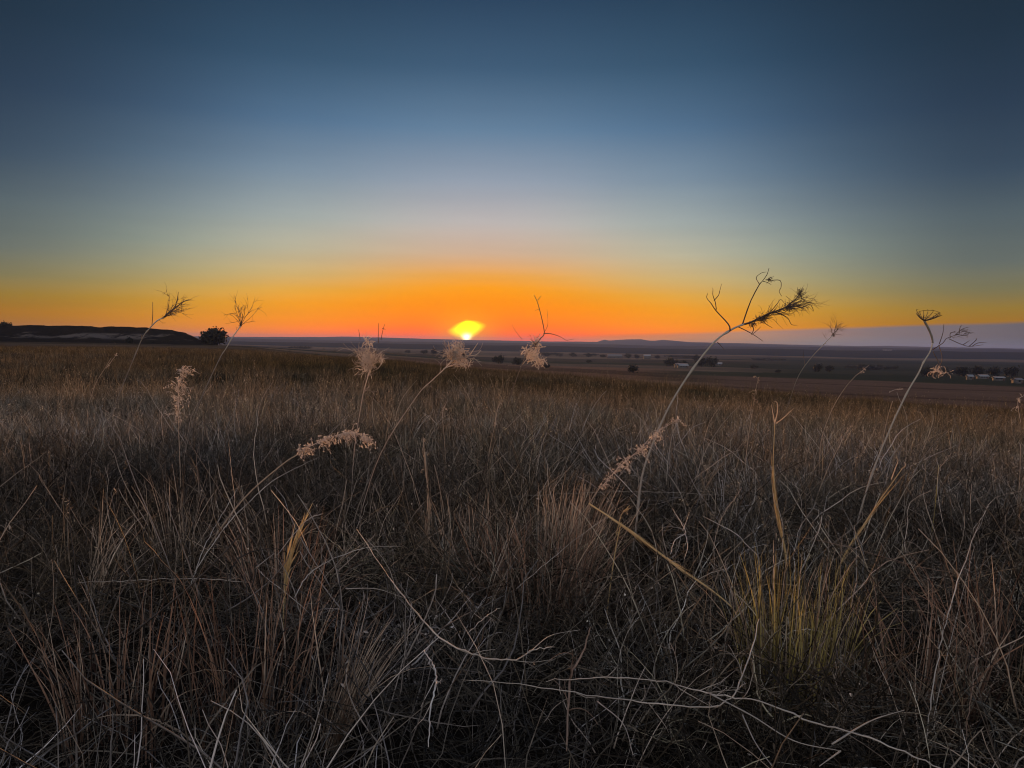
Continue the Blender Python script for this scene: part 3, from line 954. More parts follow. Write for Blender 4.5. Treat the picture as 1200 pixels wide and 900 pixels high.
iop = ng.nodes.new('GeometryNodeInstanceOnPoints')
ci = ng.nodes.new('GeometryNodeCollectionInfo'); ci.inputs['Collection'].default_value = protos
ci.inputs['Separate Children'].default_value = True; ci.inputs['Reset Children'].default_value = True


def named(nm, dt):
    nd = ng.nodes.new('GeometryNodeInputNamedAttribute'); nd.data_type = dt; nd.inputs['Name'].default_value = nm
    return nd.outputs['Attribute']


L = ng.links.new
L(gi.outputs[0], iop.inputs['Points']); L(ci.outputs[0], iop.inputs['Instance'])
iop.inputs['Pick Instance'].default_value = True
L(named('kindex', 'INT'), iop.inputs['Instance Index'])
e2r = ng.nodes.new('FunctionNodeEulerToRotation'); L(named('rot', 'FLOAT_VECTOR'), e2r.inputs[0]); L(e2r.outputs[0], iop.inputs['Rotation'])
L(named('scl', 'FLOAT_VECTOR'), iop.inputs['Scale'])
L(iop.outputs[0], go.inputs[0])
md_ = grass.modifiers.new('scatter', 'NODES'); md_.node_group = ng


# ------------------------------------------------------------------ individual plants
def line3(pxpts, Y, jit=0.0, ground_px=None, n=None, slopeY=0.0):
    """picture points -> a smooth 3-D line about Y metres ahead; pxpts may carry own Y as third value"""
    out = []
    for q in pxpts:
        yy = q[2] if len(q) > 2 else Y
        p = P(q[0], q[1], yy)
        if jit:
            p = p + np.array([0, rng.normal(0, jit), 0])
        out.append(p)
    if ground_px is not None:
        g_ = on_ground(ground_px, Y); g_[2] -= .03
        # carry the stem on in its own direction, curving down to its root
        t0 = out[0] - out[1]; t0 /= np.linalg.norm(t0); h = out[0][2] - g_[2]
        if h > .12:
            k1 = out[0] + t0 * h * .35; c1_, c2_ = k1, g_ + np.array([(k1[0] - g_[0]) * .35, 0, h * .3])
            s_ = np.array([.35, .7])[:, None]
            bz = (1 - s_) ** 3 * out[0] + 3 * (1 - s_) ** 2 * s_ * c1_ + 3 * (1 - s_) * s_ ** 2 * c2_ + s_ ** 3 * g_
            out = [g_, bz[1], bz[0]] + out
        else:
            out.insert(0, g_)
    return smooth_line(out, n)


def fork(g, p0, d, L, rad, lev, rg, spread=.55, sides=3, tone=.5, curl=.14, up=.0):
    n = 7; p = [p0]; dd_ = d / np.linalg.norm(d); bend = rg.normal(0, curl, 3)
    for i in range(n - 1):
        dd_ = dd_ + bend * .6 + rg.normal(0, curl * .5, 3) + np.array([0, 0, up]); dd_ /= np.linalg.norm(dd_)
        p.append(p[-1] + dd_ * L / (n - 1))
    p = np.array(p)
    g.tube(p, np.linspace(rad, rad * .45, n), sides, tone)
    if lev > 0:
        for k in range(rg.integers(2, 4)):
            i = rg.integers(1, n - 1)
            q = (p[i] - p[i - 1]); q /= np.linalg.norm(q); q = q + rg.normal(0, spread, 3)
            fork(g, p[i], q, L * rg.uniform(.45, .8), rad * .62, lev - 1, rg, spread, sides, tone, curl, up)


def fuzz(g, centre, size, n, rg, length=.03, wd=.0009, curl=.8, tone=(.4, 1)):
    """a web of fine curling fibres filling an ellipsoid"""
    for k in range(n):
        c = rg.normal(size=3); c = c / np.linalg.norm(c) * rg.uniform(.1, 1) ** .5
        p0 = centre + c * size
        d = rg.normal(size=3); d /= np.linalg.norm(d); ax = rg.normal(size=3)
        p = [p0]
        for i in range(5):
            d = d + np.cross(ax, d) * curl * .4 + rg.normal(0, .15, 3); d /= np.linalg.norm(d)
            p.append(p[-1] + d * length / 5 * rg.uniform(.6, 1.4))
        g.ribbon(p, wd, rg.normal(size=3), rg.uniform(*tone))


def noded(r0, r1, n, every=5):
    r_ = np.linspace(r0, r1, n)
    r_[::every] *= 1.45
    return r_


def plant(name, ground_px, Y, label, cat, group=None):
    return empty(name, on_ground(ground_px, Y), label, cat, group)


PX = 1 / F    # metres per picture pixel, per metre of distance

# -- 1 the tall bent weed right of centre
Y = 3.1
w1 = plant('tall_dead_weed', 742, Y, 'tallest dead weed, its long bent stem crossing the skyline with a windswept crown pointing right', 'weed')
g = Geo()
st = line3([(745, 620), (752, 560), (765, 520), (785, 475), (812, 432), (838, 400), (856, 387), (866, 382), (872, 380)], Y, 0, 742, 50)
g.tube(st, noded(.0046, .0034, len(st), 7), 6, np.linspace(.3, .9, len(st)), .10)
g.obj('stem', MAT['twig'], w1, True)
for pts2, r0_, r1_ in (
        ([(855, 388), (853, 380), (840, 364), (832, 356), (829, 349), (829, 344)], .0028, .001),
        ([(839, 363), (838, 354), (835, 346), (834, 340), (836, 337)], .0018, .0008),
        ([(838, 352), (842, 346), (845, 340), (844, 333)], .0016, .0007),
        ([(871, 381), (874, 372), (880, 352), (889, 334), (893, 330), (899, 322), (902, 314)], .0028, .001),
        ([(889, 333), (888, 325), (892, 320), (897, 319)], .0016, .0007),
        ([(893, 330), (900, 331), (902, 334)], .0015, .0007),
        ([(897, 328), (906, 328), (913, 329), (915, 337), (914, 341), (917, 347)], .0018, .0008),
        ([(866, 383), (876, 388), (885, 394), (894, 400)], .0020, .0008),
        ([(838, 401), (845, 405), (849, 410)], .0016, .0007),
        ([(872, 380), (884, 377), (900, 368), (915, 362), (927, 357), (940, 352)], .0042, .0016),
        ([(898, 369), (908, 357), (915, 351), (919, 356)], .0018, .0007),
        ([(922, 360), (932, 350), (938, 342), (940, 337)], .0026, .0012),
        ([(922, 361), (936, 361), (948, 357), (956, 364)], .0020, .0008),
        ([(880, 378), (883, 386), (882, 392), (888, 387), (891, 383)], .0018, .0008),
        ([(910, 366), (921, 372), (928, 380), (936, 381)], .0018, .0007),
        ([(889, 374), (898, 380), (905, 384)], .0018, .0007)):
    g = Geo(); p = line3(pts2, Y, .012, n=16)
    g.tube(p, np.linspace(r0_, r1_, len(p)), 4, .35, .1)
    g.obj('branch', MAT['dark'], w1, True)
rg = np.random.default_rng(5)
g = Geo()
for k in range(46):
    px_, py_ = 884 + 46 * rg.uniform() ** .8, 0
    py_ = 377 - (px_ - 884) * .42 + rg.normal(0, 1.6)
    p0 = P(px_, py_, Y + rg.normal(0, .03))
    d = np.array([1, rg.normal(0, .5), .35 + rg.normal(0, .4)])
    fork(g, p0, d, rg.uniform(.03, .09), .0012, 1, rg, .5, 3, .3, .16)
for k in range(16):
    p0 = P(rg.uniform(918, 944), rg.uniform(346, 362), Y); fork(g, p0, np.array([1, rg.normal(0, .4), rg.normal(-.1, .4)]), rg.uniform(.05, .09), .001, 1, rg, .5, 3, .3, .2)
g.obj('twig_spray', MAT['dark'], w1)
g = Geo()
for c, s, n_ in (((893, 374), (8, 3.4), 120), ((925, 360), (5, 4), 110), ((938, 344), (3, 5), 80), ((902, 327), (2, 3), 30), ((882, 380), (4, 2), 50)):
    fuzz(g, P(c[0], c[1], Y), np.array([s[0], s[0] * .6, s[1]]) * PX * Y, n_, rg, .02, .0013, .9, (0, .6))
g.obj('seed_fluff', MAT['dark'], w1)

# -- 2 umbrella-headed weed at right
Y = 3.4
w2 = plant('umbrella_weed', 1003, Y, 'thin weed at right with a flat umbrella shaped dark head above the skyline', 'weed')
g = Geo()
st = line3([(1008, 600), (1022, 555), (1042, 505), (1062, 462), (1076, 438), (1082, 425), (1090, 412), (1093, 402)], Y, 0, 1003, 44)
g.tube(st, noded(.0040, .0028, len(st), 8), 6, np.linspace(.3, 1, len(st)), .12)
st = line3([(1093, 402), (1092, 395), (1088, 385), (1083, 376)], Y, 0, None, 12)
g.tube(st, np.linspace(.0042, .005, len(st)), 6, .35, .1)
g.obj('stem', MAT['twig'], w2, True)
rg = np.random.default_rng(6); g = Geo()
c0_ = P(1083, 376, Y)
for k in range(16):
    a = k / 16 * 6.28; rx, ry = (12 + 3 * rg.uniform()) * PX * Y, .04
    tip = P(1088, 368, Y) + np.array([math.cos(a) * rx, math.sin(a) * ry, math.sin(a) * 4 * PX * Y + rg.normal(0, .004)])
    mid_ = (c0_ * .5 + tip * .5) + np.array([0, 0, -.004])
    p = smooth_line([c0_, mid_, tip, tip + np.array([-math.cos(a) * .012, 0, .012 * rg.uniform(-1, 1)])], 12)
    g.tube(p, np.linspace(.0017, .0008, len(p)), 3, .3)
p = smooth_line([P(1088 + math.cos(a) * 14, 368 - math.sin(a) * 4.5, Y + .03 * math.sin(a)) for a in np.linspace(0, 6.28, 14)], 30)
g.tube(p, .0011, 3, .3)
g.obj('umbel', MAT['dark'], w2)
g = Geo()
for pts2 in ([(1093, 410), (1101, 402), (1110, 397), (1116, 394), (1124, 391), (1132, 387)], [(1112, 396), (1114, 391), (1116, 388)],
             [(1118, 393), (1126, 386), (1136, 383)], [(1122, 392), (1130, 393), (1137, 389)], [(1126, 390), (1124, 384), (1126, 381)],
             [(1110, 397), (1126, 404), (1140, 406), (1152, 404)], [(1140, 406), (1146, 402), (1158, 401)], [(1136, 406), (1143, 398), (1146, 396)],
             [(1128, 404), (1135, 399)], [(1100, 403), (1104, 390), (1106, 380)], [(1091, 412), (1100, 430), (1099, 440)],
             [(1098, 404), (1102, 420), (1101, 436)]):
    g = Geo(); p = line3(pts2, Y, .01, n=10); g.tube(p, np.linspace(.0021, .0009, len(p)), 3, .4); g.obj('side_branch', MAT['dark'], w2)
g = Geo()
for k in range(12):
    p0 = P(rg.uniform(1112, 1135), rg.uniform(386, 396), Y); fork(g, p0, np.array([1, rg.normal(0, .5), rg.normal(.2, .5)]), .03, .0009, 1, rg)
g.obj('twig_spray', MAT['dark'], w2)
g = Geo()
fuzz(g, P(1097, 435, Y), np.array([5, 5, 2.5]) * PX * Y, 26, rg, .035, .0017, .7)
fuzz(g, P(1105, 437, Y), np.array([6, 4, 1.6]) * PX * Y, 18, rg, .035, .0017, .7)
g.obj('seed_fluff', MAT['fluff'], w2)


def tufted_weed(name, stem, gpx, Y, head, hd, label, n=7, L=.12, rad=.003, mat='twig', hmat='twig', lev=2, fz=0, fsize=(8, 8), spread=.5, seed=0, tone=.6, fluff='fluff', fw=.0013, group=None, wide=1.0):
    """a bent stem whose end breaks into a spray of forked twigs"""
    rg = np.random.default_rng(seed)
    root = plant(name, gpx, Y, label, 'weed', group)
    g = Geo(); s = line3(stem, Y, 0, gpx, 30)
    g.tube(s, noded(rad * .35, rad * .72, len(s), 6), 5, np.linspace(-.1, 1.3, len(s)) ** 3 * tone, .1)
    g.obj('stem', MAT[mat], root, True)
    g = Geo(); p0 = P(head[0], head[1], Y)
    for k in range(6):
        i = int(rg.integers(len(s) // 3, len(s) - 2)); d = s[i + 1] - s[i]; d = d / np.linalg.norm(d) + rg.normal(0, .55, 3)
        fork(g, s[i], d, rg.uniform(.02, .07), rad * .3, 1, rg, .6, 3, tone * .6, .2)
    for k in range(n):
        d = np.array([hd[0], 0, hd[1]]) + rg.normal(0, .38, 3) * wide
        fork(g, p0, d, L * rg.uniform(.6, 1.1), rad * .45, lev, rg, spread, 3, tone)
    fuzz(g, p0, np.array([2, 2, 2]) * PX * Y, 30, rg, .01, .0015, .9, (0, .4))
    g.obj('twig_spray', MAT[hmat], root)
    if fz:
        g = Geo(); c = P(head[0] + hd[0] * fsize[0] * .5, head[1] - hd[1] * fsize[1] * .5, Y)
        fs = np.array([fsize[0], fsize[0] * .7, fsize[1]]) * PX * Y
        lumps = [c + rg.normal(0, .42, 3) * fs for _ in range(7)]
        for lc in lumps:
            fuzz(g, lc, fs * rg.uniform(.15, .42), int(fz * rg.uniform(.03, .11)), rg, .035, fw * .9, .8, (.7, 1))
        ends = []
        for k in range(26):
            q = rg.normal(size=3); q /= np.linalg.norm(q); e_ = c + q * fs * rg.uniform(.4, 1.1)
            m_ = (p0 + e_) / 2 + rg.normal(0, .008, 3)
            st_ = p0 if k % 3 == 0 else lumps[k % 7]; m_ = (st_ + e_) / 2 + rg.normal(0, .014, 3)
            g.tube(smooth_line([st_ + rg.normal(0, .004, 3), m_, e_], 8), .0009 + .0006 * rg.uniform(), 3, .9); ends.append(e_)
        for k in range(30):
            a_, b_ = ends[rg.integers(26)], ends[rg.integers(26)]
            g.tube(smooth_line([a_, (a_ + b_) / 2 + (p0 - (a_ + b_) / 2) * .25, b_], 8), .0007, 3, .8)
        g.obj('seed_fluff', MAT[fluff], root)
    return root


S = 'dead weeds standing above the dry grass'
a = tufted_weed('leaning_weed', [(160, 412), (168, 394), (176, 384), (184, 376), (192, 372)], 96, 4.4, (192, 372), (1, .45),
            'pale leaning weed with a forked crown in front of the bluff', 9, .15, .0050, 'white', 'brown', seed=21, group=S)
g = Geo(); p = line3([(178, 382), (179, 368), (179, 354)], 4.4, 0, n=8); g.tube(p, np.linspace(.003, .0018, len(p)), 4, .5); g.obj('twig', MAT['brown'], a)
g = Geo(); p = line3([(193, 371), (198, 366), (206, 360), (216, 353), (222, 351)], 4.4, 0, n=12); g.tube(p, np.linspace(.005, .0016, len(p)), 4, .5)
p = line3([(205, 360), (208, 350), (209, 342)], 4.4, 0, n=8); g.tube(p, np.linspace(.0035, .0014, len(p)), 4, .5)
g.obj('branch', MAT['brown'], a)
tufted_weed('leaning_weed', [(255, 425), (265, 408), (272, 396), (282, 382)], 205, 4.6, (282, 382), (.25, 1),
            'pale leaning weed with a cupped twig crown just right of the round tree', 8, .16, .0046, 'white', 'brown', seed=22, group=S)
tufted_weed('leaning_weed', [(925, 470), (936, 440), (950, 420), (964, 405), (976, 393)], 885, 4.0, (976, 393), (.55, .8),
            'slender weed with a small round twig crown between the two tallest weeds', 8, .085, .0026, 'twig', 'brown', seed=23, group=S)

# web-covered weeds near the sun
a = tufted_weed('webbed_weed', [(424, 470), (428, 452), (434, 432)], 412, 3.9, (434, 432), (-.05, 1),
            'bushy pale weed wrapped in web left of the sun', 12, .13, .0036, 'fluff', 'fluff', fz=520, fsize=(13, 20), spread=.6, seed=31, fw=.0021, group=S, wide=1.4)
g = Geo()
for pts2 in ([(443, 402), (443, 390), (444, 379)], [(447, 398), (448, 388), (450, 380)], [(422, 398), (420, 386)], [(436, 415), (446, 411), (462, 415)], [(448, 385), (452, 386)],
             [(432, 408), (440, 412), (438, 424)], [(425, 424), (418, 450), (416, 458)]):
    g = Geo(); p = line3(pts2, 3.9, .01, n=8); g.tube(p, np.linspace(.002, .001, len(p)), 3, .4); g.obj('twig', MAT['brown'], a)
a = tufted_weed('webbed_weed', [(488, 465), (505, 447), (520, 433), (530, 422)], 410, 3.3, (531, 421), (.55, .85),
            'web covered weed glowing orange directly beneath the sun', 14, .085, .0032, 'fluff', 'fluff', fz=460, fsize=(17, 13), spread=.75, seed=32, fw=.0011, group=S, wide=1.6)
g = Geo()
for pts2 in ([(528, 424), (545, 418), (558, 416), (564, 410)], [(527, 422), (526, 408), (525, 400)], [(544, 420), (543, 410), (544, 402)], [(530, 420), (535, 409), (538, 401)],
             [(550, 417), (556, 408), (560, 402)], [(520, 432), (533, 427), (548, 422)]):
    g = Geo(); p = line3(pts2, 3.3, .01, n=8); g.tube(p, np.linspace(.0024, .0011, len(p)), 3, .7); g.obj('branch', MAT['fluff'], a)
g = Geo(); fuzz(g, P(543, 416, 3.3), np.array([1.6, 1.6, 1.2]) * PX * 3.3, 40, np.random.default_rng(3), .008, .002, .9, (0, .2)); g.obj('seed_head', MAT['dark'], a)
a = tufted_weed('webbed_weed', [(578, 520), (592, 480), (606, 442), (617, 415), (626, 402)], 535, 3.2, (628, 405), (0, 1),
            'forked weed right of the sun with tall bare twig and scrap of web', 4, .04, .0026, 'brown', 'brown', fz=0, seed=33, group=S)
g = Geo()
for pts2, q in (([(628, 404), (634, 396), (638, 391), (636, 378), (632, 362), (629, 352), (626, 346)], .0024), ([(630, 352), (634, 347)], .0014), ([(637, 391), (645, 391), (655, 394), (664, 399)], .0018),
             ([(637, 391), (642, 380), (641, 362)], .0010), ([(632, 362), (627, 364)], .0009), ([(664, 399), (673, 397)], .0010), ([(612, 398), (604, 388), (600, 380)], .0009)):
    g = Geo(); p = line3(pts2, 3.2, .008, n=12); g.tube(p, np.linspace(q, q * .5, len(p)), 4, .6); g.obj('branch', MAT['brown'], a)
g = Geo(); rg = np.random.default_rng(9)
for c, s, n_ in (((626, 417), (6, 8), 120), ((629, 402), (2.5, 7), 60), ((633, 425), (6, 4), 50), ((618, 412), (4, 4), 40)):
    fuzz(g, P(c[0], c[1], 3.2), np.array([s[0], s[0] * .6, s[1]]) * PX * 3.2, n_, rg, .03, .0018, .7)
for pts2 in ([(637, 421), (642, 428)], [(610, 430), (620, 418)], [(630, 408), (640, 406)]):
    p = line3(pts2, 3.2, 0, n=6); g.tube(p, .0018, 3, .8)
g.obj('web', MAT['fluff'], a)


def seed_plume(name, stem, gpx, Y, plume, label, cat='grass stalk', mat='tan', n=180, wd=.0016, L=.03, bush=.012, seed=0, rad=.0018, droop=.3, group=None, pmat='fluff', depth=0.0):
    """stalk ending in a feathery panicle along the plume line"""
    rg = np.random.default_rng(seed)
    root = plant(name, gpx, Y, label, cat, group)
    g = Geo(); s = line3(stem, Y, 0, gpx, 26); g.tube(s, np.linspace(rad * 1.4, rad * .8, len(s)), 4, .6, .08); g.obj('stem', MAT[mat], root)
    g = Geo(); q = line3(plume, Y, depth, n=24)
    g.tube(q, np.linspace(rad * .8, rad * .4, len(q)), 3, .6)
    # open panicle: thin side branches of uneven length, each ending in a few curled spikelets
    dens = np.clip(.55 + .6 * np.sin(np.arange(len(q)) * rg.uniform(.8, 1.3) + rg.uniform(0, 6)) + rg.normal(0, .25, len(q)), .1, 1)
    for k in range(max(8, n // 7)):
        i = int(rg.integers(0, len(q) - 1))
        if rg.uniform() > dens[i]: continue
        tg = q[i + 1] - q[i]; tg /= np.linalg.norm(tg) + 1e-9
        env = .35 + .65 * math.sin(math.pi * (.15 + .8 * i / len(q)))
        d = tg * .8 + rg.normal(0, .75, 3); d[2] -= droop * rg.uniform(.2, 1.3); d /= np.linalg.norm(d)
        ln = (bush * 1.1 + L * .5) * env * rg.uniform(.3, 1.5)
        tip_ = q[i] + d * ln + np.array([0, 0, -ln * .35])
        br = smooth_line([q[i], q[i] + d * ln * .55, tip_], 6)
        g.tube(br, [.0007] * len(br), 3, .6)
        for m_i in range(int(rg.integers(3, 9))):
            c = br[int(rg.integers(1, len(br)))] + rg.normal(0, .0025, 3)
            sd_ = rg.normal(size=3); sd_ /= np.linalg.norm(sd_); cu_ = rg.normal(size=3) * .5
            l2 = L * rg.uniform(.12, .42)
            p1 = c + sd_ * l2 * .5; sd2 = sd_ + cu_; sd2 /= np.linalg.norm(sd2)
            g.ribbon([c, p1, p1 + sd2 * l2 * .5], [wd * .7, wd * rg.uniform(.9, 1.9), wd * .4], rg.normal(size=3), rg.uniform(.3, 1))
    g.obj('seed_head', MAT[pmat], root)
    return root


G = 'feathery seed heads over the dry grass'
seed_plume('plume_stalk', [(210, 520), (209, 500), (209, 480)], 210, 4.0, [(209, 500), (209, 470), (210, 448), (218, 432)],
           'fuzzy pale seed head standing at left below the round tree', n=900, L=.06, bush=.045, seed=41, wd=.0024, group=G, rad=.0025)
seed_plume('plume_stalk', [(878, 505), (882, 480)], 876, 4.4, [(883, 476), (886, 455), (889, 442)],
           'narrow tan seed head below the tallest weed crown', n=160, L=.04, bush=.02, seed=42, pmat='tan', group=G)
seed_plume('plume_stalk', [(660, 640), (684, 600), (704, 570)], 650, 2.9, [(704, 572), (725, 548), (748, 528), (768, 508), (796, 491)],
           'pinkish feathery plume leaning up to the tall weed stem', n=1300, L=.032, bush=.020, seed=43, wd=.0024, group=G, rad=.0020)
seed_plume('plume_stalk', [(245, 640), (285, 585), (330, 545), (350, 532)], 232, 2.8, [(350, 530), (372, 519), (395, 510), (415, 508), (436, 516)],
           'pale plume arching to the right over the dark hollow', n=1300, L=.034, bush=.022, seed=44, wd=.0026, group=G, rad=.0026)
seed_plume('plume_stalk', [(505, 600), (500, 560), (498, 530)], 505, 3.2, [(499, 560), (497, 530), (496, 512)],
           'upright tan seed stalk behind the tall straight tan stalk left of centre', n=130, L=.03, bush=.008, seed=45, pmat='tan', group=G, rad=.0028)
seed_plume('plume_stalk', [(716, 680), (722, 640), (728, 612)], 715, 2.4, [(722, 628), (728, 604), (738, 592)],
           'small golden spikelet just above the fallen golden stalk', n=120, L=.028, bush=.008, seed=46, pmat='gold', mat='gold', group=G)
seed_plume('plume_stalk', [(1195, 560), (1196, 520)], 1194, 3.8, [(1196, 495), (1193, 470), (1201, 463)],
           'pale seed tuft at the right edge of the picture', n=120, L=.03, bush=.012, seed=47, group=G)
seed_plume('plume_stalk', [(975, 480), (990, 455), (1003, 440)], 968, 5.0, [(1003, 440), (1010, 435), (1018, 428)],
           'small pale seed wisp over the stubble field left of the umbrella weed', n=90, L=.035, bush=.01, seed=48, group=G)
seed_plume('plume_stalk', [(1040, 490), (1046, 470)], 1038, 5.0, [(1042, 460), (1048, 457), (1058, 456)],
           'tiny white seed tuft under the bent stem of the umbrella weed', n=60, L=.03, bush=.01, seed=49, group=G)
seed_plume('plume_stalk', [(112, 450), (124, 430), (130, 420)], 108, 6.0, [(124, 432), (130, 424), (137, 415)],
           'small leaning pale stalk below the bluff', n=60, L=.04, bush=.01, seed=50, group=G)
seed_plume('plume_stalk', [(575, 520), (580, 498)], 574, 4.6, [(580, 498), (583, 480), (588, 468)],
           'short pale seed spike below the orange webbed weed', n=80, L=.03, bush=.01, seed=51, group=G)
seed_plume('plume_stalk', [(520, 505), (518, 490)], 520, 4.8, [(518, 492), (519, 482), (524, 470)],
           'short pale seed spike left of the centre above the rusty grass', n=70, L=.03, bush=.01, seed=52, group=G)
seed_plume('plume_stalk', [(1095, 600), (1098, 570), (1100, 545)], 1094, 3.4, [(1100, 550), (1108, 540), (1115, 531)],
           'short green stalk with curled tip right of the leaning golden stalk', n=60, L=.03, bush=.008, seed=53, mat='green', pmat='tan', group=G)
seed_plume('plume_stalk', [(960, 575), (972, 545), (985, 520)], 955, 3.9, [(985, 520), (992, 507), (1000, 497)],
           'thin leaning spike right of the upright golden stalk', n=60, L=.03, bush=.006, seed=54, pmat='tan', group=G)


def gold_stalk(name, pts2, Y, label, width=.007, rad=.0022, gpx=None, mat='gold', tip=None, seed=0, seg=(.3, .75), cat='grass stalk', n=26):
    """a stout dry stalk wrapped by split leaf sheaths"""
    rg = np.random.default_rng(seed)
    root = plant(name, gpx if gpx is not None else pts2[0][0], Y, label, cat)
    s = line3(pts2, Y, 0, gpx, 40)
    g = Geo(); g.tube(s, np.interp(np.linspace(0, 1, len(s)), [0, .5, 1], [rad, rad, rad * .5]), 5, .7, .08); g.obj('stem', MAT[mat], root, True)
    g = Geo()
    i0, i1 = int(seg[0] * len(s)), int(seg[1] * len(s))
    for k in range(n):
        a0 = rg.integers(i0, max(i0 + 1, i1 - 6)); ln = rg.integers(5, 12); q = s[a0:min(len(s), a0 + ln)].copy()
        if len(q) < 3: continue
        off = rg.normal(0, width * .35, 3); spread_ = np.linspace(.2, 1, len(q))[:, None] ** 2
        q = q + off * np.array([1, 1, .6]) + spread_ * rg.normal(0, width * 1.0, 3)
        g.ribbon(q, width * .4 * np.interp(np.linspace(0, 1, len(q)), [0, .3, 1], [.5, 1, .1]), rg.normal(size=3), rg.uniform(.3, 1))
    g.obj('leaf_sheath', MAT[mat], root)
    if tip:
        for t2 in tip:
            g = Geo(); p = line3(t2, Y, .004, n=12); g.ribbon(p, np.linspace(.004, .0012, len(p)), np.array([0, 1, .2]), .7)
            g.obj('leaf', MAT['tan'], root)
    return root


gold_stalk('golden_stalk', [(922, 690), (921, 655), (914, 620), (908, 580), (906, 545), (907, 520), (908, 495)], 2.7,
           'upright golden grass stalk with curled tip rising from the yellow green clump', gpx=922, seed=61,
           tip=([(908, 497), (906, 485), (904, 474)], [(908, 496), (911, 483), (910, 472), (907, 470)], [(909, 496), (918, 490), (927, 482), (930, 478)]))
gold_stalk('golden_stalk', [(972, 700), (983, 665), (993, 645), (1012, 615), (1032, 585), (1058, 548)], 2.7,
           'thick golden stalk leaning right toward the umbrella weed', gpx=968, seed=62, seg=(.2, .97),
           tip=([(985, 662), (1000, 645), (1012, 638), (1022, 625)], [(1045, 562), (1050, 548), (1053, 540), (1050, 536)], [(1056, 550), (1060, 545), (1059, 541)]))
gold_stalk('fallen_golden_stalk', [(690, 590, 2.45), (716, 607, 2.4), (745, 627, 2.35), (775, 650, 2.3), (805, 672, 2.25), (832, 690, 2.2), (860, 715, 2.15), (872, 745, 2.1)], 2.3,
           'bright golden stalk lying diagonally across the middle of the dry grass', gpx=None, width=.006, rad=.0030, seed=63, seg=(.1, .72), n=34)
gold_stalk('tan_stalk', [(498, 690), (500, 640), (502, 600), (500, 560), (496, 515)], 3.0,
           'tall straight tan stalk with split leaves left of centre', gpx=498, mat='tan', seed=64, seg=(.2, .8), n=40, width=.010)
gold_stalk('golden_plume_stalk', [(332, 760), (333, 700), (340, 655), (352, 620), (366, 590)], 2.3,
           'golden leafy stalk left of the curved white twig', gpx=332, mat='gold', seed=65, seg=(.35, .95), n=46, width=.012, rad=.0020)


def clump(name, px, Y, label, mat, n, h0, h1, rad, lean, curl, wd, seed, cat='grass clump', dirx=0.0, group=None):
    rg = np.random.default_rng(seed)
    root = plant(name, px, Y, label, cat, group)
    g0 = on_ground(px, Y)
    for part, cnt in (('blades', n), ('dry_leaves', max(6, n // 3))):
        g = Geo()
        for k in range(cnt):
            a = rg.uniform(0, 6.28); rr_ = rad * math.sqrt(rg.uniform())
            base = g0 + np.array([math.cos(a) * rr_, math.sin(a) * rr_, -.02])
            ln = abs(rg.normal(0, lean)); hd = a + rg.normal(0, .6)
            if dirx: hd = (0 if dirx > 0 else math.pi) + rg.normal(0, .8); ln = abs(dirx) + rg.normal(0, lean)
            add_blade(g, base, hd, rg.uniform(h0, h1), ln, abs(rg.normal(0, curl)) * (1.8 if part == 'dry_leaves' else 1), wd * rg.uniform(.6, 1.4), rg.uniform(.1, 1), 8, .10, rg)
        g.obj('blade_tuft' if part == 'blades' else 'dry_leaf_tuft', MAT[mat] if part == 'blades' else MAT['tan'], root)
    return root


CG = 'distinct grass clumps in the foreground'
clump('grass_clump', 932, 2.0, 'yellow green grass clump glowing beneath the upright golden stalk', 'green', 150, .24, .48, .11, .05, .25, .0036, 71, group=CG)
clump('grass_clump', 985, 2.05, 'smaller olive and orange clump right of the yellow green one', 'green', 60, .22, .40, .05, .16, .4, .0038, 72, group=CG)
clump('grass_clump', 388, 1.75, 'golden soft clump leaning right in the lower left', 'tan', 60, .26, .40, .03, .10, .35, .0032, 73, dirx=.32, group=CG)
clump('grass_clump', 640, 2.6, 'rust brown grass clump in the centre foreground', 'rust', 230, .24, .44, .16, .2, .5, .0036, 74, group=CG)
clump('grass_clump', 665, 3.0, 'tan upright clump behind the fallen golden stalk', 'tan', 130, .34, .50, .12, .18, .4, .0036, 75, dirx=.15, group=CG)
clump('grass_clump', 205, 2.9, 'thin pale upright clump in the left of the dark hollow', 'tan', 26, .34, .5, .05, .10, .4, .0034, 76, group=CG)
clump('grass_clump', 100, 2.4, 'long tan blades curving up at the left edge of the foreground', 'tan', 22, .34, .5, .05, .14, .5, .004, 77, dirx=.14, group=CG)
clump('grass_clump', 145, 1.75, 'reddish brown blades in the bottom left corner', 'rust', 70, .26, .42, .14, .2, .5, .0042, 78, group=CG)
clump('grass_clump', 300, 1.8, 'rusty upright blades at the bottom left of the golden soft clump', 'rust', 80, .28, .46, .14, .15, .4, .0036, 79, group=CG)
clump('grass_clump', 330, 2.5, 'brown clump at the foot of the golden leafy stalk', 'rust', 90, .28, .44, .12, .25, .6, .0034, 80, group=CG)
clump('grass_clump', 560, 2.9, 'grey tan clump right of the straight tan stalk', 'tan', 70, .26, .42, .14, .2, .6, .0034, 81, group=CG)
clump('grass_clump', 1100, 1.9, 'brown clump in the lower right corner', 'rust', 60, .25, .42, .12, .2, .5, .004, 82, group=CG)
clump('grass_clump', 1175, 2.0, 'dark brown leaning blades at the lower right edge', 'rust', 60, .28, .48, .10, .15, .4, .004, 83, dirx=-.2, group=CG)
clump('grass_clump', 672, 1.45, 'small yellow blades at the bottom edge right of centre', 'gold', 12, .12, .2, .02, .15, .3, .004, 84, dirx=.3, group=CG)


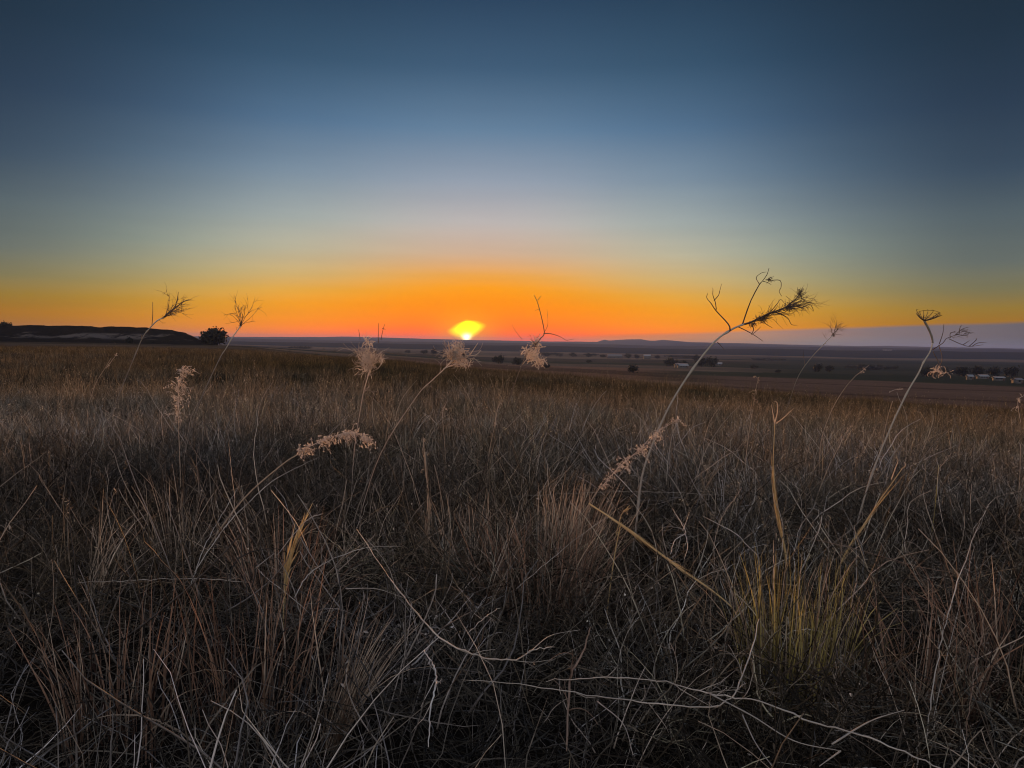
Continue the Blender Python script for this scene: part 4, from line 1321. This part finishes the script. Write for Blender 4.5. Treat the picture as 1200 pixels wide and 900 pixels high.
def twig(name, pts2, label, rads, mat='white', branches=(), sides=6, cat='twig', parts_named='side_twig'):
    root_p = P(*pts2[0][:3])
    root = empty(name, root_p, label, cat)
    g = Geo(); s = smooth_line([P(*q) for q in pts2], 6 * len(pts2))
    s = s + np.stack([rng.normal(0, .0007, len(s)), rng.normal(0, .002, len(s)), rng.normal(0, .0007, len(s))], -1)
    wv = np.sin(np.linspace(0, math.pi, len(s))) ** .4 * .6 + .4
    g.tube(s, np.linspace(rads[0], rads[1], len(s)) * .54 * wv, sides, .75 + .3 * vnoise(np.arange(len(s)), np.zeros(len(s)), 5, 71), .15); g.obj('stem', MAT[mat], root, True)
    rg_ = np.random.default_rng(int(pts2[0][0] * 7 + pts2[0][1]))
    for k in range(max(3, len(s) // 7)):
        i = int(rg_.integers(2, len(s) - 2)); d = s[i + 1] - s[i]; d = d / np.linalg.norm(d) + rg_.normal(0, .6, 3)
        g = Geo(); fork(g, s[i], d, rg_.uniform(.02, .09), rads[1] * .4, 1 if rg_.uniform() < .5 else 0, rg_, .6, 3, .6, .18)
        g.obj(parts_named, MAT[mat], root)
    for bpts, r_ in branches:
        g = Geo(); s = smooth_line([P(*q) for q in bpts], 5 * len(bpts)); g.tube(s, np.linspace(r_, r_ * .4, len(s)) * .7, 4, .55, .12)
        g.obj(parts_named, MAT[mat], root, True)
    return root


def z(px, py, h):
    """distance at which the line of sight through px,py is h metres above the flat near ground"""
    d = ray(px, py)
    return (CAM_H - h) / (-d[2]) * d[1]


def zz(pts2, h):
    hs = h if isinstance(h, (list, tuple)) else [h + .07] * len(pts2)
    return [(q[0], q[1], z(q[0], q[1], hh)) for q, hh in zip(pts2, hs)]


twig('curved_twig', zz([(418, 620), (450, 668), (478, 706), (515, 747), (560, 768), (600, 774), (625, 762), (650, 758)], .30),
     'long curved pale twig sweeping down and right across the dark centre', (.0034, .0022), 'twig',
     ((zz([(405, 690), (440, 690), (472, 700)], .30), .0018), (zz([(620, 765), (645, 745), (680, 738)], .30), .0016)))
twig('zigzag_twig', zz([(497, 762), (508, 780), (511, 800), (505, 830), (502, 875)], .30),
     'short kinked white twig hanging at the bottom below the curved twig', (.0030, .0026), 'white')
twig('fallen_branch', zz([(640, 798), (700, 794), (770, 797), (830, 812), (890, 822), (950, 845), (1010, 862), (1070, 885), (1110, 905)], .26),
     'long pale fallen branch crossing the bottom right of the foreground', (.0022, .0027), 'twig',
     ((zz([(830, 812), (880, 838), (930, 868), (985, 880)], .26), .0026), (zz([(975, 872), (1020, 845), (1060, 832)], .26), .0024), (zz([(985, 880), (960, 898)], .26), .0022)))
twig('fallen_branch', zz([(540, 796), (620, 803), (700, 816), (760, 824), (830, 828), (860, 812), (878, 770), (890, 726)], [.26, .26, .26, .27, .28, .30, .33, .36]),
     'thin pale branch running along the bottom then curving up to the yellow green clump', (.0018, .0030), 'twig',
     ((zz([(700, 822), (730, 848), (742, 885)], .26), .0018), (zz([(870, 838), (885, 870), (905, 898)], .24), .002)))
twig('gnarled_stem', zz([(664, 880), (666, 820), (670, 790), (684, 762), (692, 735)], [.2, .24, .27, .3, .34]),
     'dark brown gnarled stem under the left end of the fallen branches', (.0050, .0034), 'brown')
twig('crossed_twig', zz([(325, 650), (345, 625), (362, 608), (378, 602)], .34), 'forked pale twig in the dark hollow left of the golden leafy stalk', (.0018, .0024), 'twig',
     ((zz([(318, 575), (338, 600), (350, 618), (362, 645)], .36), .0018), (zz([(300, 665), (322, 648)], .34), .0018)))
twig('leaning_twig', zz([(228, 670), (262, 620), (290, 590), (325, 560), (375, 535)], [.25, .34, .40, .46, .52]),
     'long grey leaning stem running up from the dark hollow beside the arching plume', (.0036, .0016), 'twig', ((zz([(265, 618), (275, 590), (272, 560), (268, 520)], [.34, .38, .42, .48]), .0016),))
twig('leaning_twig', zz([(222, 690), (240, 640), (262, 600), (280, 570)], [.2, .28, .33, .37]), 'shorter grey stem leaning parallel to the long one in the dark hollow', (.003, .0016), 'twig')
twig('arching_twig', zz([(345, 700), (360, 675), (390, 655), (430, 642), (470, 640)], .33), 'arching grey twig below the forked one, left of centre', (.003, .0014), 'twig')
twig('level_twig', zz([(90, 682), (160, 680), (225, 678), (290, 682)], .22), 'thin level pale twig across the lower edge of the dark hollow', (.0016, .0016), 'twig')
twig('bare_stalk', zz([(1085, 870), (1094, 800), (1108, 730), (1128, 665), (1148, 612)], [.12, .22, .32, .41, .48]),
     'tall bare grey stalk leaning right near the right edge', (.0030, .0018), 'twig', ((zz([(1092, 850), (1112, 760), (1142, 640)], [.14, .28, .44]), .0015),))
twig('bare_stalk', zz([(1130, 880), (1140, 800), (1152, 740)], [.1, .22, .31]),
     'dark stalk with curled seed cups at the far right of the foreground', (.003, .002), 'brown', ((zz([(1150, 745), (1156, 710), (1172, 690)], [.31, .36, .38]), .0016), (zz([(1152, 740), (1172, 720), (1174, 700)], [.31, .34, .37]), .0014)))
twig('curled_twig', zz([(788, 596), (800, 616), (803, 625), (792, 632), (785, 650)], .38), 'small hooked white twig right of the tall weed stem', (.0016, .0018), 'white',
     ((zz([(800, 622), (804, 612), (808, 600)], .38), .0014), (zz([(803, 625), (806, 640), (802, 655)], .38), .0014)))
twig('straight_twig', zz([(915, 625), (990, 640), (1060, 660), (1120, 672)], .30), 'straight dark twig lying across the grass right of the golden stalk', (.0026, .0016), 'brown')
twig('thin_straw', zz([(600, 582), (700, 577), (760, 576), (840, 580)], .34), 'thin level straw across the grass behind the tall weed stem', (.0010, .0010), 'twig')
twig('diagonal_twig', zz([(548, 742), (570, 722), (586, 712)], .28), 'short straight grey twig above the curved twig', (.0016, .0018), 'twig')
twig('grey_stem', zz([(605, 690), (640, 660), (690, 620), (716, 604)], [.28, .3, .33, .35]), 'thin grey stem running diagonally up to the fallen golden stalk', (.0018, .0014), 'twig')

# ------------------------------------------------------------------ haze
hz = Geo(); hz.box((-11800, -11800, -60), (11800, 11800, 46))
hmat = bpy.data.materials.new('air'); hmat.use_nodes = True
t_ = hmat.node_tree; t_.nodes.clear(); b = NB(t_)
pv = b.n('ShaderNodeVolumePrincipled'); pv.inputs['Color'].default_value = (.27, .42, .98, 1)
pv.inputs['Density'].default_value = 8e-5; pv.inputs['Anisotropy'].default_value = .4
ho = b.n('ShaderNodeOutputMaterial'); t_.links.new(pv.outputs[0], ho.inputs['Volume'])
hz_o = hz.obj('haze', hmat)
tag(hz_o, 'thin evening haze over the whole plain', 'haze', kind='stuff')
